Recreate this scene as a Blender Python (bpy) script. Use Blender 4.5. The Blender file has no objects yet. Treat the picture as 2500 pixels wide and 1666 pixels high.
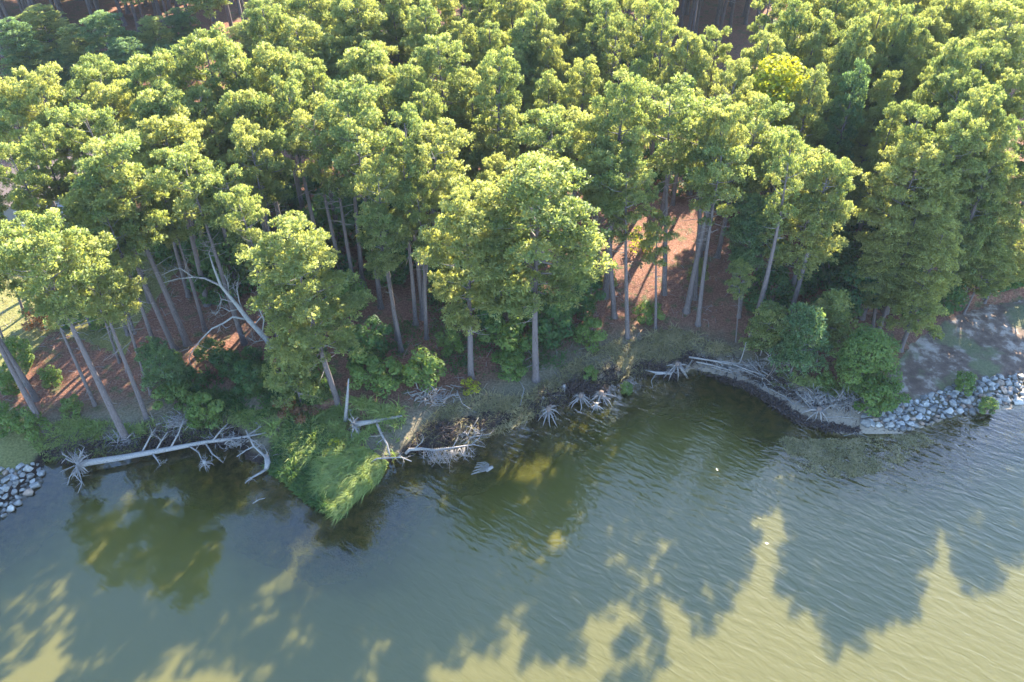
import bpy, math, random
import numpy as np
from mathutils import Vector, Quaternion, Matrix
R = math.radians
random.seed(7); rng = np.random.default_rng(7)
scene = bpy.context.scene; COL = scene.collection

# ------------------------------------------------------------------ camera
CAMH, PITCH, FPX = 50.0, R(40.0), 2500*28/36
cd = bpy.data.cameras.new('camera'); cam = bpy.data.objects.new('camera', cd); COL.objects.link(cam)
cam.location = (0, 0, CAMH); cam.rotation_euler = (R(90)-PITCH, 0, 0)
cd.sensor_width = 36; cd.lens = 28; cd.clip_end = 6000; cd.clip_start = 0.5
scene.camera = cam
# ------------------------------------------------------------------ light
SUN_AZ, SUN_EL = R(24), R(30)
w = bpy.data.worlds.new('World'); scene.world = w; w.use_nodes = True
nt = w.node_tree; sky = nt.nodes.new('ShaderNodeTexSky'); sky.sky_type = 'NISHITA'; sky.sun_disc = False
sky.sun_elevation = SUN_EL; sky.sun_rotation = SUN_AZ; sky.air_density = 1.0; sky.dust_density = 0.3; sky.ozone_density = 3.5
bg = nt.nodes['Background']; bg.inputs['Strength'].default_value = 0.14; nt.links.new(sky.outputs[0], bg.inputs[0])
ld = bpy.data.lights.new('sun', 'SUN'); ld.energy = 4.6; ld.angle = R(0.55); ld.color = (1.0, 0.86, 0.66)
sun = bpy.data.objects.new('sun', ld); COL.objects.link(sun)
sv = Vector((math.sin(SUN_AZ)*math.cos(SUN_EL), math.cos(SUN_AZ)*math.cos(SUN_EL), math.sin(SUN_EL)))
sun.rotation_euler = sv.to_track_quat('Z', 'Y').to_euler(); sun.location = (60, 120, 90)
scene.view_settings.view_transform = 'Standard'; scene.view_settings.look = 'None'
scene.view_settings.exposure = 2.75; scene.view_settings.gamma = 1.0

# ------------------------------------------------------------------ helpers
def P(px, py, z=0.0):
    """world point on height z seen at photograph pixel (2500 x 1666)"""
    X = (px-1250)/FPX; Y = (833-py)/FPX
    f = math.cos(PITCH)+Y*math.sin(PITCH); d = math.sin(PITCH)-Y*math.cos(PITCH)
    t = (CAMH-z)/max(d, 0.02)
    return Vector((X*t, f*t, z))
def ss(a, b, x):
    t = np.clip((x-a)/(b-a), 0, 1); return t*t*(3-2*t)
SHORE_PX = [(-900,1500),(-300,1330),(0,1240),(50,1197),(92,1155),(106,1134),(115,1119),(161,1108),(200,1102),(252,1097),(359,1086),(430,1074),(502,1062),(560,1062),
 (590,1085),(600,1120),(640,1135),(658,1145),(690,1168),(710,1178),(738,1212),(771,1237),(810,1246),(835,1258),(857,1243),(876,1219),(893,1196),(925,1172),(945,1135),(975,1120),
 (1005,1105),(1060,1098),(1120,1082),(1180,1057),(1221,1037),(1250,1023),(1300,1003),(1332,993),(1354,975),(1404,952),(1442,938),(1483,928),(1538,906),(1573,900),(1615,905),
 (1660,915),(1693,903),(1776,924),(1831,946),(1890,980),(1953,1026),(2005,1046),(2039,1060),(2079,1061),(2151,1065),(2194,1061),(2251,1049),(2309,1026),(2352,1012),(2438,1006),(2500,998),(2800,960),(3600,880)]
SH = np.array([[*P(x, y, 0)[:2]] for x, y in SHORE_PX])
SH = np.vstack([[-2500, SH[0,1]-400], SH, [2500, SH[-1,1]+300]])
def sdist(X, Y):
    """signed distance to the shoreline, positive on land"""
    X = np.atleast_1d(np.asarray(X, float)); Y = np.atleast_1d(np.asarray(Y, float))
    best = np.full(X.shape, 1e9); cross = np.zeros(X.shape, int)
    for (ax, ay), (bx, by) in zip(SH[:-1], SH[1:]):
        dx, dy = bx-ax, by-ay
        t = np.clip(((X-ax)*dx+(Y-ay)*dy)/(dx*dx+dy*dy), 0, 1)
        best = np.minimum(best, np.hypot(X-ax-t*dx, Y-ay-t*dy))
        c = ((ax > X) != (bx > X)) & (Y > ay+(X-ax)*(dy)/(dx if dx else 1e-9))
        cross += c
    return np.where(cross % 2 == 1, best, -best)
def vnoise(X, Y, s, seed=0):
    """smooth value noise in numpy"""
    r = np.random.default_rng(seed); T = r.random((64, 64))
    x = np.asarray(X)/s; y = np.asarray(Y)/s; xi = np.floor(x).astype(int); yi = np.floor(y).astype(int)
    fx = x-xi; fy = y-yi; fx = fx*fx*(3-2*fx); fy = fy*fy*(3-2*fy)
    g = lambda a, b: T[a % 64, b % 64]
    return (g(xi,yi)*(1-fx)+g(xi+1,yi)*fx)*(1-fy)+(g(xi,yi+1)*(1-fx)+g(xi+1,yi+1)*fx)*fy
def inpoly(X, Y, poly):
    X = np.asarray(X, float); Y = np.asarray(Y, float); c = np.zeros(X.shape, bool); n = len(poly)
    for i in range(n):
        ax, ay = poly[i]; bx, by = poly[(i+1) % n]
        if ay == by: continue
        k = ((ay > Y) != (by > Y)) & (X < (bx-ax)*(Y-ay)/(by-ay)+ax); c ^= k
    return c
def wpoly(pts, z=0.0): return [tuple(P(x, y, z)[:2]) for x, y in pts]
BEACH = wpoly([(1670,870),(1700,872),(1810,895),(1890,932),(1945,955),(1990,975),(2110,985),(2130,1000),(2260,1040),(2350,1000),(2520,985),(2520,1030),(2300,1080),(2030,1090),(1900,1060),(1700,950)])
MARSH = wpoly([(650,1100),(700,1040),(760,1010),(850,1000),(960,1060),(990,1110),(900,1210),(835,1270),(700,1220),(640,1150)])
def hz(X, Y):
    X = np.atleast_1d(np.asarray(X, float)); Y = np.atleast_1d(np.asarray(Y, float))
    d = sdist(X, Y)
    low = np.clip((inpoly(X, Y, BEACH)|inpoly(X, Y, MARSH)|((X > 27.5)&(d < 14))).astype(float), 0, 1)
    land = 0.45*ss(0.0, 0.5, d)*(1-low)+0.10*ss(0, 1.5, d)*low + 0.5*ss(1.0, 4.0, d)*(1-.5*low) + 0.9*ss(3.5, 16, d)*(1-.35*low)+0.8*ss(16, 80, d)
    land += (vnoise(X, Y, 3.1, 3)-.5)*0.35*ss(1.5, 6, d)+(vnoise(X, Y, 13, 4)-.5)*.8*ss(6, 20, d)
    wet = -np.minimum(0.04+0.10*np.abs(d), 1.8)
    return np.where(d > 0, land, wet)
def G(px, py, dz=0.0):
    """ground point seen at photograph pixel"""
    z = 1.0
    for _ in range(5):
        p = P(px, py, z); z = float(hz(p.x, p.y)[0])
    p = P(px, py, z); p.z = z+dz; return p
def onground(x, y): return Vector((x, y, float(hz(x, y)[0])))

def tag(o, label=None, cat=None, group=None, kind=None):
    if label: o['label'] = label
    if cat: o['category'] = cat
    if group: o['group'] = group
    if kind: o['kind'] = kind
    return o
def link(name, me, parent=None):
    o = bpy.data.objects.new(name, me); COL.objects.link(o)
    if parent: o.parent = parent
    return o
def empty(name, loc, rot=(0,0,0), sc=1.0):
    o = bpy.data.objects.new(name, None); COL.objects.link(o); o.location = loc; o.rotation_euler = rot; o.scale = (sc,)*3
    o.empty_display_size = .3; return o
class MB:
    """collects geometry into one mesh"""
    def __init__(s): s.v = []; s.f = []; s.n = 0; s.c = []; s.nor = []
    def add(s, V, F, c=0.5):
        V = np.asarray(V, float).reshape(-1, 3); s.v.append(V); s.f.extend([[i+s.n for i in f] for f in F]); s.n += len(V)
        s.c.append(np.full(len(V), c) if np.isscalar(c) else np.asarray(c))
    def tris(s, T, c, N=None):
        """T (n,3,3) loose triangles, c (n,) tint"""
        T = np.array(T); n = len(T)
        if N is not None:   # wind every face so that it looks the way its shading normal does
            g = np.cross(T[:,1]-T[:,0], T[:,2]-T[:,0]); k = (g*N[::3]).sum(1) < 0; T[k] = T[k][:, [0,2,1]]
        s.v.append(T.reshape(-1, 3))
        F = (np.arange(n*3).reshape(n, 3)+s.n); s.f.extend(F.tolist()); s.n += n*3
        s.c.append(np.repeat(c, 3))
    def tube(s, pts, rad, sides=6, c=.5, cap=True):
        pts = [Vector(p) for p in pts]; n = len(pts); V = []
        if np.isscalar(rad): rad = [rad]*n
        prev = None
        for i, p in enumerate(pts):
            t = (pts[min(i+1, n-1)]-pts[max(i-1, 0)])
            t = t.normalized() if t.length > 1e-6 else Vector((0,0,1))
            if prev is None:
                a = Vector((1,0,0)) if abs(t.x) < .8 else Vector((0,1,0)); u = t.cross(a).normalized()
            else:
                u = (prev-t*prev.dot(t)); u = u.normalized() if u.length > 1e-5 else t.orthogonal().normalized()
            prev = u; v = t.cross(u)
            for k in range(sides):
                a = 2*math.pi*k/sides; V.append(p+(u*math.cos(a)+v*math.sin(a))*rad[i])
        F = []
        for i in range(n-1):
            for k in range(sides):
                a = i*sides+k; b = i*sides+(k+1) % sides; F.append([a, b, b+sides, a+sides])
        if cap: F.append(list(range(sides))[::-1]); F.append([(n-1)*sides+k for k in range(sides)])
        s.add([tuple(q) for q in V], F, c)
    def box(s, c, d, rz=0, tint=.5):
        x, y, z = [q/2 for q in d]; V = [(i*x, j*y, k*z) for k in (-1,1) for j in (-1,1) for i in (-1,1)]
        cs, sn = math.cos(rz), math.sin(rz); V = [(c[0]+a*cs-b*sn, c[1]+a*sn+b*cs, c[2]+e) for a, b, e in V]
        s.add(V, [[0,2,3,1],[4,5,7,6],[0,1,5,4],[2,6,7,3],[0,4,6,2],[1,3,7,5]], tint)
    def mesh(s, name, mat, smooth=False, puff=None):
        me = bpy.data.meshes.new(name); V = np.vstack(s.v)
        me.from_pydata(V.tolist(), [], s.f)
        a = me.attributes.new('tint', 'FLOAT', 'POINT'); a.data.foreach_set('value', np.concatenate(s.c).astype(np.float32))
        if smooth: me.polygons.foreach_set('use_smooth', [True]*len(me.polygons))
        if puff is not None:
            me.polygons.foreach_set('use_smooth', [True]*len(me.polygons))
            me.normals_split_custom_set_from_vertices(puff.tolist())
        me.materials.append(mat); me.update(); return me
    def obj(s, name, mat, parent=None, smooth=False): return link(name, s.mesh(name, mat, smooth), parent)

# ------------------------------------------------------------------ materials
class NT:
    def __init__(s, name):
        s.m = bpy.data.materials.new(name); s.m.use_nodes = True; s.t = s.m.node_tree; s.t.nodes.clear()
        s.out = s.t.nodes.new('ShaderNodeOutputMaterial')
    def n(s, typ, ins=None, **kw):
        nd = s.t.nodes.new('ShaderNode'+typ)
        for k, v in kw.items(): setattr(nd, k, v)
        for k, v in (ins or {}).items():
            sock = nd.inputs[k]
            if isinstance(v, bpy.types.NodeSocket): s.t.links.new(v, sock)
            elif isinstance(v, tuple) and len(v) == 3 and sock.type == 'RGBA': sock.default_value = (*v, 1)
            else: sock.default_value = v
        return nd
    def attr(s, name, out='Fac'): return s.n('Attribute', attribute_name=name).outputs[out]
    def pos(s): return s.n('NewGeometry').outputs['Position']
    def noise(s, scale, detail=3, vec=None, rough=.6, dist=0.0):
        return s.n('TexNoise', {'Vector': vec if vec is not None else s.pos(), 'Scale': scale, 'Detail': float(detail), 'Roughness': rough, 'Distortion': dist}).outputs['Fac']
    def ramp(s, fac, stops, interp='LINEAR'):
        r = s.n('ValToRGB', {'Fac': fac}); cr = r.color_ramp; cr.interpolation = interp
        while len(cr.elements) < len(stops): cr.elements.new(.5)
        for e, (p, c) in zip(cr.elements, stops): e.position = p; e.color = (*c, 1) if not np.isscalar(c) else (c, c, c, 1)
        return r.outputs['Color']
    def mix(s, fac, a, b, mode='MIX'):
        m = s.n('Mix', data_type='RGBA', blend_type=mode)
        for i, v in ((0, fac), (6, a), (7, b)):
            if isinstance(v, bpy.types.NodeSocket): s.t.links.new(v, m.inputs[i])
            else: m.inputs[i].default_value = (*v, 1) if isinstance(v, tuple) else v
        return m.outputs[2]
    def math(s, op, a, b=0.0, c=0.0, clamp=False):
        m = s.n('Math', operation=op, use_clamp=clamp)
        for i, v in enumerate((a, b, c)):
            if isinstance(v, bpy.types.NodeSocket): s.t.links.new(v, m.inputs[i])
            else: m.inputs[i].default_value = v
        return m.outputs[0]
    def mapr(s, v, a, b, c=0.0, d=1.0):
        return s.n('MapRange', {'Value': v, 1: a, 2: b, 3: c, 4: d}, interpolation_type='SMOOTHSTEP').outputs[0]
    def end(s, shader): s.t.links.new(shader, s.out.inputs['Surface']); return s.m

def foliage(name, dark, mid, light, yel, transl=.5, rough=.6):
    t = NT(name)
    rnd = t.n('ObjectInfo').outputs['Random']; tint = t.attr('tint')
    c = t.ramp(tint, [(0.0, dark), (.5, mid), (1.0, light)])
    c = t.mix(t.math('MULTIPLY', t.mapr(rnd, .35, 1.0), .8), c, yel, 'MIX') if yel else c
    c = t.mix(t.mapr(tint, .93, 1.0), c, (0.22, 0.17, 0.05)) if yel else c
    d = t.n('BsdfPrincipled', {'Base Color': c, 'Roughness': rough, 'Specular IOR Level': .3}).outputs[0]
    tr = t.n('BsdfTranslucent', {'Color': t.mix(1.0, c, (1.25, 1.15, .55), 'MULTIPLY')}).outputs[0]
    return t.end(t.n('MixShader', {0: transl, 1: d, 2: tr}).outputs[0])
M = {}
M['needle'] = foliage('pine needles', (.14,.21,.085), (.27,.35,.13), (.42,.46,.19), (.37,.41,.15))
M['needle_blue'] = foliage('blue green needles', (.10,.19,.10), (.17,.29,.14), (.25,.37,.17), None)
M['leaf'] = foliage('broad leaves', (.06,.12,.03), (.12,.20,.05), (.20,.28,.08), None)
M['leaf_dark'] = foliage('dark shrub leaves', (.03,.08,.03), (.06,.135,.045), (.11,.19,.055), None)
M['leaf_yellow'] = foliage('yellow leaves', (.16,.21,.03), (.33,.37,.03), (.50,.48,.04), None, .55)
M['leaf_rust'] = foliage('rusty leaves', (.10,.05,.03), (.17,.09,.05), (.25,.14,.07), None)
M['grass_marsh'] = foliage('marsh grass blades', (.15,.22,.06), (.21,.29,.08), (.29,.34,.115), None, .35)
M['grass_dry'] = foliage('dry bank grass', (.14,.14,.06), (.24,.22,.115), (.36,.31,.18), None, .3)
def bark(name, a, b, c):
    t = NT(name); v = t.n('Mapping', {'Vector': t.n('TexCoord').outputs['Object'], 'Scale': (1, 1, .25)}).outputs[0]
    n1 = t.noise(14, 4, v); n2 = t.noise(2.5, 2, v)
    col = t.mix(t.mapr(n2, .35, .7), t.ramp(n1, [(.3, a), (.55, b), (.8, c)]), b)
    bp = t.n('Bump', {'Height': n1, 'Strength': .5, 'Distance': .03}).outputs[0]
    return t.end(t.n('BsdfPrincipled', {'Base Color': col, 'Roughness': .9, 'Normal': bp}).outputs[0])
M['bark'] = bark('pine bark', (.045,.035,.033), (.12,.10,.10), (.20,.18,.18))
M['bark_brown'] = bark('brown bark', (.07,.045,.035), (.16,.12,.10), (.25,.20,.17))
M['twig'] = bark('pale twig bark', (.10,.09,.08), (.22,.20,.185), (.34,.32,.30))
M['dead'] = bark('weathered dead wood', (.11,.10,.09), (.25,.235,.225), (.36,.34,.325))
M['dead_pale'] = bark('bleached dead wood', (.13,.125,.12), (.28,.275,.265), (.40,.39,.38))
M['root_dark'] = bark('wet dark roots', (.015,.010,.010), (.05,.035,.032), (.12,.09,.08))

def ground_mat():
    t = NT('forest floor and shore'); p = t.pos()
    a = t.attr('zone', 'Color'); sep = t.n('SeparateColor', {0: a}); sand, lawn, grey = sep.outputs[0], sep.outputs[1], sep.outputs[2]
    dist = t.attr('shore')
    n1 = t.noise(.9, 6); n2 = t.noise(6, 5); n3 = t.noise(30, 3); n4 = t.noise(.22, 4)
    lit = t.ramp(n2, [(.25, (.055,.027,.021)), (.5, (.18,.085,.058)), (.75, (.34,.185,.13))])
    lit = t.mix(t.mapr(n1, .5, .68), lit, t.ramp(n2, [(.3, (.04,.05,.02)), (.7, (.15,.14,.07))]))
    grs = t.ramp(n2, [(.25, (.07,.09,.025)), (.5, (.17,.17,.06)), (.8, (.30,.26,.11))])
    snd = t.ramp(n2, [(.2, (.20,.155,.115)), (.5, (.33,.265,.195)), (.8, (.42,.345,.26))])
    snd = t.mix(t.mapr(t.noise(1.6, 5, dist=1.2), .56, .66), snd, (.04,.033,.03))
    gre = t.ramp(t.noise(.8, 6, dist=.15), [(.40, (.10,.07,.055)), (.52, (.16,.115,.09)), (.60, (.31,.255,.21)), (.75, (.42,.36,.31))])
    gre = t.mix(t.mapr(n4, .5, .62), gre, t.ramp(n2, [(.3, (.09,.10,.05)), (.7, (.17,.17,.09))]))
    bank = t.ramp(n2, [(.25, (.07,.065,.04)), (.5, (.15,.13,.085)), (.8, (.25,.215,.15))])
    c = t.mix(t.mapr(t.math('ADD', dist, t.math('MULTIPLY', t.math('SUBTRACT', n1, .5), 5)), 2.5, 6.5), bank, lit)
    wob = t.math('MULTIPLY', t.math('SUBTRACT', n1, .5), .8)
    c = t.mix(t.mapr(t.math('ADD', lawn, wob), .4, .6), c, grs)
    c = t.mix(t.mapr(t.math('ADD', grey, wob), .4, .6), c, gre)
    c = t.mix(t.mapr(t.math('ADD', sand, t.math('MULTIPLY', wob, .6)), .4, .6), c, snd)
    c = t.mix(t.math('MULTIPLY', t.mapr(dist, 1.0, .35), t.mapr(sand, .55, .3)), c, (.022,.016,.014))
    # lake bed: brown silt with algae patches
    bed = t.ramp(t.noise(1.3, 5, dist=.6), [(.35, (.03,.03,.012)), (.5, (.09,.075,.03)), (.7, (.19,.135,.055))])
    c = t.mix(t.mapr(dist, -.05, -.35), c, bed)
    c = t.mix(1.0, c, t.ramp(n3, [(.3, (.7,.7,.7)), (.7, (1.25,1.25,1.25))]), 'MULTIPLY')
    h = t.math('ADD', n2, t.math('MULTIPLY', n3, .3))
    bp = t.n('Bump', {'Height': h, 'Strength': .7, 'Distance': .12}).outputs[0]
    return t.end(t.n('BsdfPrincipled', {'Base Color': c, 'Roughness': .95, 'Specular IOR Level': .2, 'Normal': bp}).outputs[0])
M['ground'] = ground_mat()
def water_mat():
    t = NT('turbid river water'); p = t.pos(); dist = t.attr('shore'); calm = t.attr('calm')
    # ripples: stretched crests running from upper left to lower right of the cove
    v = t.n('Mapping', {'Vector': t.n('Mapping', {'Vector': p, 'Rotation': (0, 0, R(34))}).outputs[0], 'Scale': (.75, 2.3, 1)}).outputs[0]
    v2 = t.n('Mapping', {'Vector': t.n('Mapping', {'Vector': p, 'Rotation': (0, 0, R(50))}).outputs[0], 'Scale': (.9, 2.0, 1)}).outputs[0]
    a = t.noise(.85, 2, v, .45, .5); b = t.noise(2.2, 2, v2, .5, .3); c = t.noise(.28, 2)
    h = t.math('ADD', t.math('MULTIPLY', a, 1.0), t.math('MULTIPLY', b, .22))
    h = t.math('MULTIPLY', h, t.math('ADD', t.math('MULTIPLY', calm, .9), .12))
    bp = t.n('Bump', {'Height': h, 'Strength': 1.0, 'Distance': .062}).outputs[0]
    dd = t.math('SUBTRACT', t.math('MULTIPLY', dist, -1.0), t.math('MULTIPLY', t.math('SUBTRACT', t.noise(.35, 3), .5), 4.0))
    opq = t.mapr(dd, .8, 9.0, .06, .97)
    col = t.mix(t.mapr(dd, 1, 16), (.050,.052,.009), (.088,.083,.024))
    body = t.n('BsdfPrincipled', {'Base Color': col, 'Normal': bp, 'Roughness': 1.0, 'Specular IOR Level': 0.0, 'Subsurface Weight': 1.0, 'Subsurface Radius': (1.0, .9, .5), 'Subsurface Scale': .5}, subsurface_method='BURLEY').outputs[0]
    tra = t.n('BsdfTransparent', {'Color': (.80,.80,.62)}).outputs[0]
    under = t.n('MixShader', {0: opq, 1: tra, 2: body}).outputs[0]
    gl = t.n('BsdfGlossy', {'Color': (1,1,1), 'Roughness': .05, 'Normal': bp}).outputs[0]
    fr = t.n('Fresnel', {'IOR': 1.52, 'Normal': bp}).outputs[0]
    return t.end(t.n('MixShader', {0: fr, 1: under, 2: gl}).outputs[0])
M['water'] = water_mat()
def simple(name, col, rough=.8, var=.25, scale=4):
    t = NT(name); n = t.noise(scale, 4)
    lo = tuple(c*(1-var) for c in col); hi = tuple(min(1, c*(1+var)) for c in col)
    bp = t.n('Bump', {'Height': n, 'Strength': .3, 'Distance': .03}).outputs[0]
    return t.end(t.n('BsdfPrincipled', {'Base Color': t.ramp(n, [(.3, lo), (.7, hi)]), 'Roughness': rough, 'Normal': bp}).outputs[0])
def rockmat(name, warm=False):
    t = NT(name); rnd = t.n('ObjectInfo').outputs['Random']; n = t.noise(5, 5)
    if warm: base = t.ramp(rnd, [(0, (.24,.16,.115)), (1, (.33,.25,.19))])
    else: base = t.ramp(rnd, [(0, (.13,.128,.125)), (.4, (.23,.228,.22)), (.8, (.34,.335,.32)), (1, (.40,.385,.35))])
    c = t.mix(1.0, base, t.ramp(n, [(.3, (.6,.6,.6)), (.7, (1.15,1.15,1.15))]), 'MULTIPLY')
    z = t.n('SeparateXYZ', {0: t.pos()}).outputs[2]
    c = t.mix(t.mapr(z, .02, .28, 1, 0), c, (.05,.045,.035))
    bp = t.n('Bump', {'Height': n, 'Strength': .5, 'Distance': .05}).outputs[0]
    return t.end(t.n('BsdfPrincipled', {'Base Color': c, 'Roughness': .85, 'Normal': bp}).outputs[0])
M['rock'] = rockmat('grey quarry stone'); M['rock_warm'] = rockmat('pinkish quarry stone', True)

# ------------------------------------------------------------------ ground and water
def axis(a, b, core0, core1, step):
    mid = np.arange(core0, core1, step); lo = [core0]; hi = [core1]; s = step
    while lo[-1] > a: s *= 1.12; lo.append(lo[-1]-s)
    s = step
    while hi[-1] < b: s *= 1.12; hi.append(hi[-1]+s)
    return np.concatenate([lo[::-1][:-1], mid, hi])
def grid_mesh(name, xs, ys, zf, mat, attrs):
    X, Y = np.meshgrid(xs, ys); X = X.ravel(); Y = Y.ravel(); Z = zf(X, Y); nx, ny = len(xs), len(ys)
    me = bpy.data.meshes.new(name)
    i = np.arange((nx-1)*(ny-1)); r = i//(nx-1); c = i % (nx-1); a = r*nx+c
    F = np.stack([a, a+1, a+1+nx, a+nx], 1)
    me.vertices.add(len(X)); me.vertices.foreach_set('co', np.stack([X, Y, Z], 1).ravel().astype(np.float32))
    me.loops.add(F.size); me.loops.foreach_set('vertex_index', F.ravel().astype(np.int32))
    me.polygons.add(len(F)); me.polygons.foreach_set('loop_start', (np.arange(len(F))*4).astype(np.int32))
    me.update(calc_edges=True); me.polygons.foreach_set('use_smooth', [True]*len(F))
    for k, fn in attrs.items():
        v = fn(X, Y)
        if v.ndim == 1: me.attributes.new(k, 'FLOAT', 'POINT').data.foreach_set('value', v.astype(np.float32))
        else:
            me.attributes.new(k, 'FLOAT_COLOR', 'POINT').data.foreach_set('color', np.hstack([v, np.ones((len(v),1))]).ravel().astype(np.float32))
    me.materials.append(mat); return link(name, me)
LAWN = wpoly([(-700,640),(-200,560),(120,560),(330,560),(420,560),(440,640),(380,720),(330,790),(300,860),(120,800),(60,900),(-100,1000),(-900,1100)], 2)
LAWN2 = wpoly([(-300,1010),(0,985),(60,1010),(110,1060),(95,1115),(0,1150),(-300,1260)], 1)
GREY = wpoly([(2140,985),(2180,900),(2230,830),(2330,770),(2420,740),(2700,700),(3200,820),(2700,930),(2500,915),(2380,925),(2250,965)], 1)
ROAD = wpoly([(430,360),(560,330),(560,430),(330,480),(120,500),(-200,540),(-200,430),(200,420)], 2)
def zone(X, Y):
    s = inpoly(X, Y, BEACH).astype(float)
    l = (inpoly(X, Y, LAWN)|inpoly(X, Y, LAWN2)).astype(float); g = (inpoly(X, Y, GREY)|inpoly(X, Y, ROAD)).astype(float)
    b = sdist(X, Y)
    s = np.maximum(s, ss(1.6, .6, b)*ss(6.0, 9.0, X)*ss(46, 44, X)*(X < 30))
    return np.stack([s, l, g], 1)
gx = axis(-1800, 1800, -48, 62, .33); gy = axis(-300, 2500, 38, 74, .33)
g_ = grid_mesh('ground', gx, gy, hz, M['ground'], {'shore': sdist, 'zone': zone}); tag(g_, kind='structure')
wx = axis(-1800, 1800, -48, 62, .5); wy = axis(-400, 90, 30, 72, .5)
def calmf(X, Y): return ss(-22, 6, X+ (Y-45)*.25)
wt = grid_mesh('water', wx, wy, lambda X, Y: np.zeros(len(X)), M['water'], {'shore': sdist, 'calm': calmf}); tag(wt, kind='structure')

# ------------------------------------------------------------------ plant generators
def rdir(n):
    v = rng.normal(size=(n, 3)); return v/np.linalg.norm(v, axis=1, keepdims=True)
def tufts(C, U, size, k=13, wd=.15, up=.55):
    """needle tufts: k radiating blades round every centre; returns triangles and outward normals"""
    n = len(C); D = rdir(n*k)+np.repeat(U, k, 0)*up; D /= np.linalg.norm(D, axis=1, keepdims=True)
    L = np.repeat(size, k)[:, None]*rng.uniform(.7, 1.15, (n*k, 1)); Cc = np.repeat(C, k, 0)
    S = np.cross(D, rdir(n*k)); S /= np.linalg.norm(S, axis=1, keepdims=True)+1e-9
    W = L*wd
    A = Cc+D*L*.15; Bp = Cc+D*L*.85
    T = np.stack([A+S*W*.25, Bp+S*W+D*L*.1, Bp-S*W+D*L*.1], 1)
    Nn = D+rdir(n*k)*.8; Nn /= np.linalg.norm(Nn, axis=1, keepdims=True)
    return T, np.repeat(Nn, 3, 0)
def pine(seed, H=20., bare=.5, rad=3.4, dens=1.0, shape='dome', r0=.30, lean=.02, dead=6, tuftsz=.32):
    global rng
    rs = random.Random(seed); rng = np.random.default_rng(seed)
    n = 9; ph = rs.uniform(0, 6.28); amp = rs.uniform(.1, .45)
    tp = []
    for i in range(n+1):
        t = i/n; tp.append(Vector((amp*math.sin(t*3.1+ph)*t+lean*H*t*t*.3, amp*math.cos(t*2.3+ph)*t, H*t*.985)))
    def at(t):
        x = min(max(t, 0), .999)*n; i = int(x); return tp[i].lerp(tp[i+1], x-i)
    tr = MB(); pts = [tp[0]-Vector((0,0,.6)), tp[0]+Vector((0,0,.02)), tp[0].lerp(tp[1], .25)]+tp[1:]
    rads = [r0*1.7, r0*1.45, r0*1.05]+[r0*(1-.86*(i/n)**1.15) for i in range(1, n+1)]
    tr.tube(pts, rads, 9)
    br = MB(); C = []; U = []; SZ = []; TI = []
    nb = int(46*dens)
    for b in range(nb):
        s = (b+rs.random())/nb; t = bare+(1-bare)*s*.985
        if shape == 'dome': pr = (1-s**2.6)**.6*(.55+.45*min(1, s*3.2))
        elif shape == 'cone': pr = (1-s)**.75*.95+.10
        elif shape == 'flat': pr = (1-s**4)**.5*(.3+.7*s**.8)
        else: pr = (1-s**2)**.5
        L = rad*pr*rs.uniform(.6, 1.15)+.25; az = b*2.399+rs.uniform(-.5, .5)
        rise = (-.15+.75*s)*rs.uniform(.6, 1.2)+(.1 if shape != 'flat' else .15)
        p0 = at(t); d = Vector((math.cos(az), math.sin(az), 0))
        p1 = p0+d*L*.5+Vector((0,0,L*.5*rise*.7)); p2 = p0+d*L+Vector((0,0,L*rise+rs.uniform(-.1,.3)))
        rb = max(.02, .085*(L/rad)*(1-.5*s)); br.tube([p0, p1, p2], [rb, rb*.65, rb*.25], 5, cap=False)
        npad = max(1, int(round(L*1.15)))
        for q in range(npad):
            f = 1-q*.30/npad*1.9 if npad > 1 else .9
            if f < .3: continue
            base = p0.lerp(p2, f) if f > .5 else p0.lerp(p1, f*2)
            side = Vector((-d.y, d.x, 0))*rs.uniform(-.5, .5)*L*.45*(1 if q else .25)
            c = base+side+Vector((0,0,rs.uniform(.0,.35))); br.tube([base, c], [.022, .012], 4, cap=False)
            R_ = rs.uniform(.55, 1.0)*(.75 if s > .9 else 1); m = int(15*R_*R_*1.5+5)
            dd = rdir(m); dd[:, 2] = np.abs(dd[:, 2])*.9-.18; C.append(np.array(c)+dd*np.array([R_, R_, R_*.62])*rng.uniform(.7, 1.12, (m, 1)))
            u = dd*.8+np.array([0,0,.55]); U.append(u/np.linalg.norm(u, axis=1, keepdims=True))
            SZ.append(rng.uniform(.8, 1.2, m)*tuftsz); ti = rs.uniform(.15, .85); TI.append(np.clip(ti+rng.normal(0, .14, m), 0, .92)+(rng.random(m) < .015)*.08)
    for b in range(dead):   # dead twigs below the crown
        t = bare*rs.uniform(.72, 1.0); az = rs.uniform(0, 6.28); L = rs.uniform(.6, 2.2); p0 = at(t)
        d = Vector((math.cos(az), math.sin(az), rs.uniform(-.25, .35))); br.tube([p0, p0+d*L*.6, p0+d*L+Vector((0,0,rs.uniform(-.2,.3)))], [.035, .022, .008], 4, cap=False)
    C = np.vstack(C); U = np.vstack(U); SZ = np.concatenate(SZ); TI = np.concatenate(TI)
    k = 20; T, N = tufts(C, U, SZ, k); cr = MB(); cr.tris(T, np.repeat(TI, k), N)
    return tr, br, cr, N
def pine_meshes(seed, mat='needle', barkm='bark', **kw):
    tr, br, cr, N = pine(seed, **kw)
    return (tr.mesh('trunk', M[barkm], True), br.mesh('branches', M['twig'], True), cr.mesh('crown', M[mat], puff=N))
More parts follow.
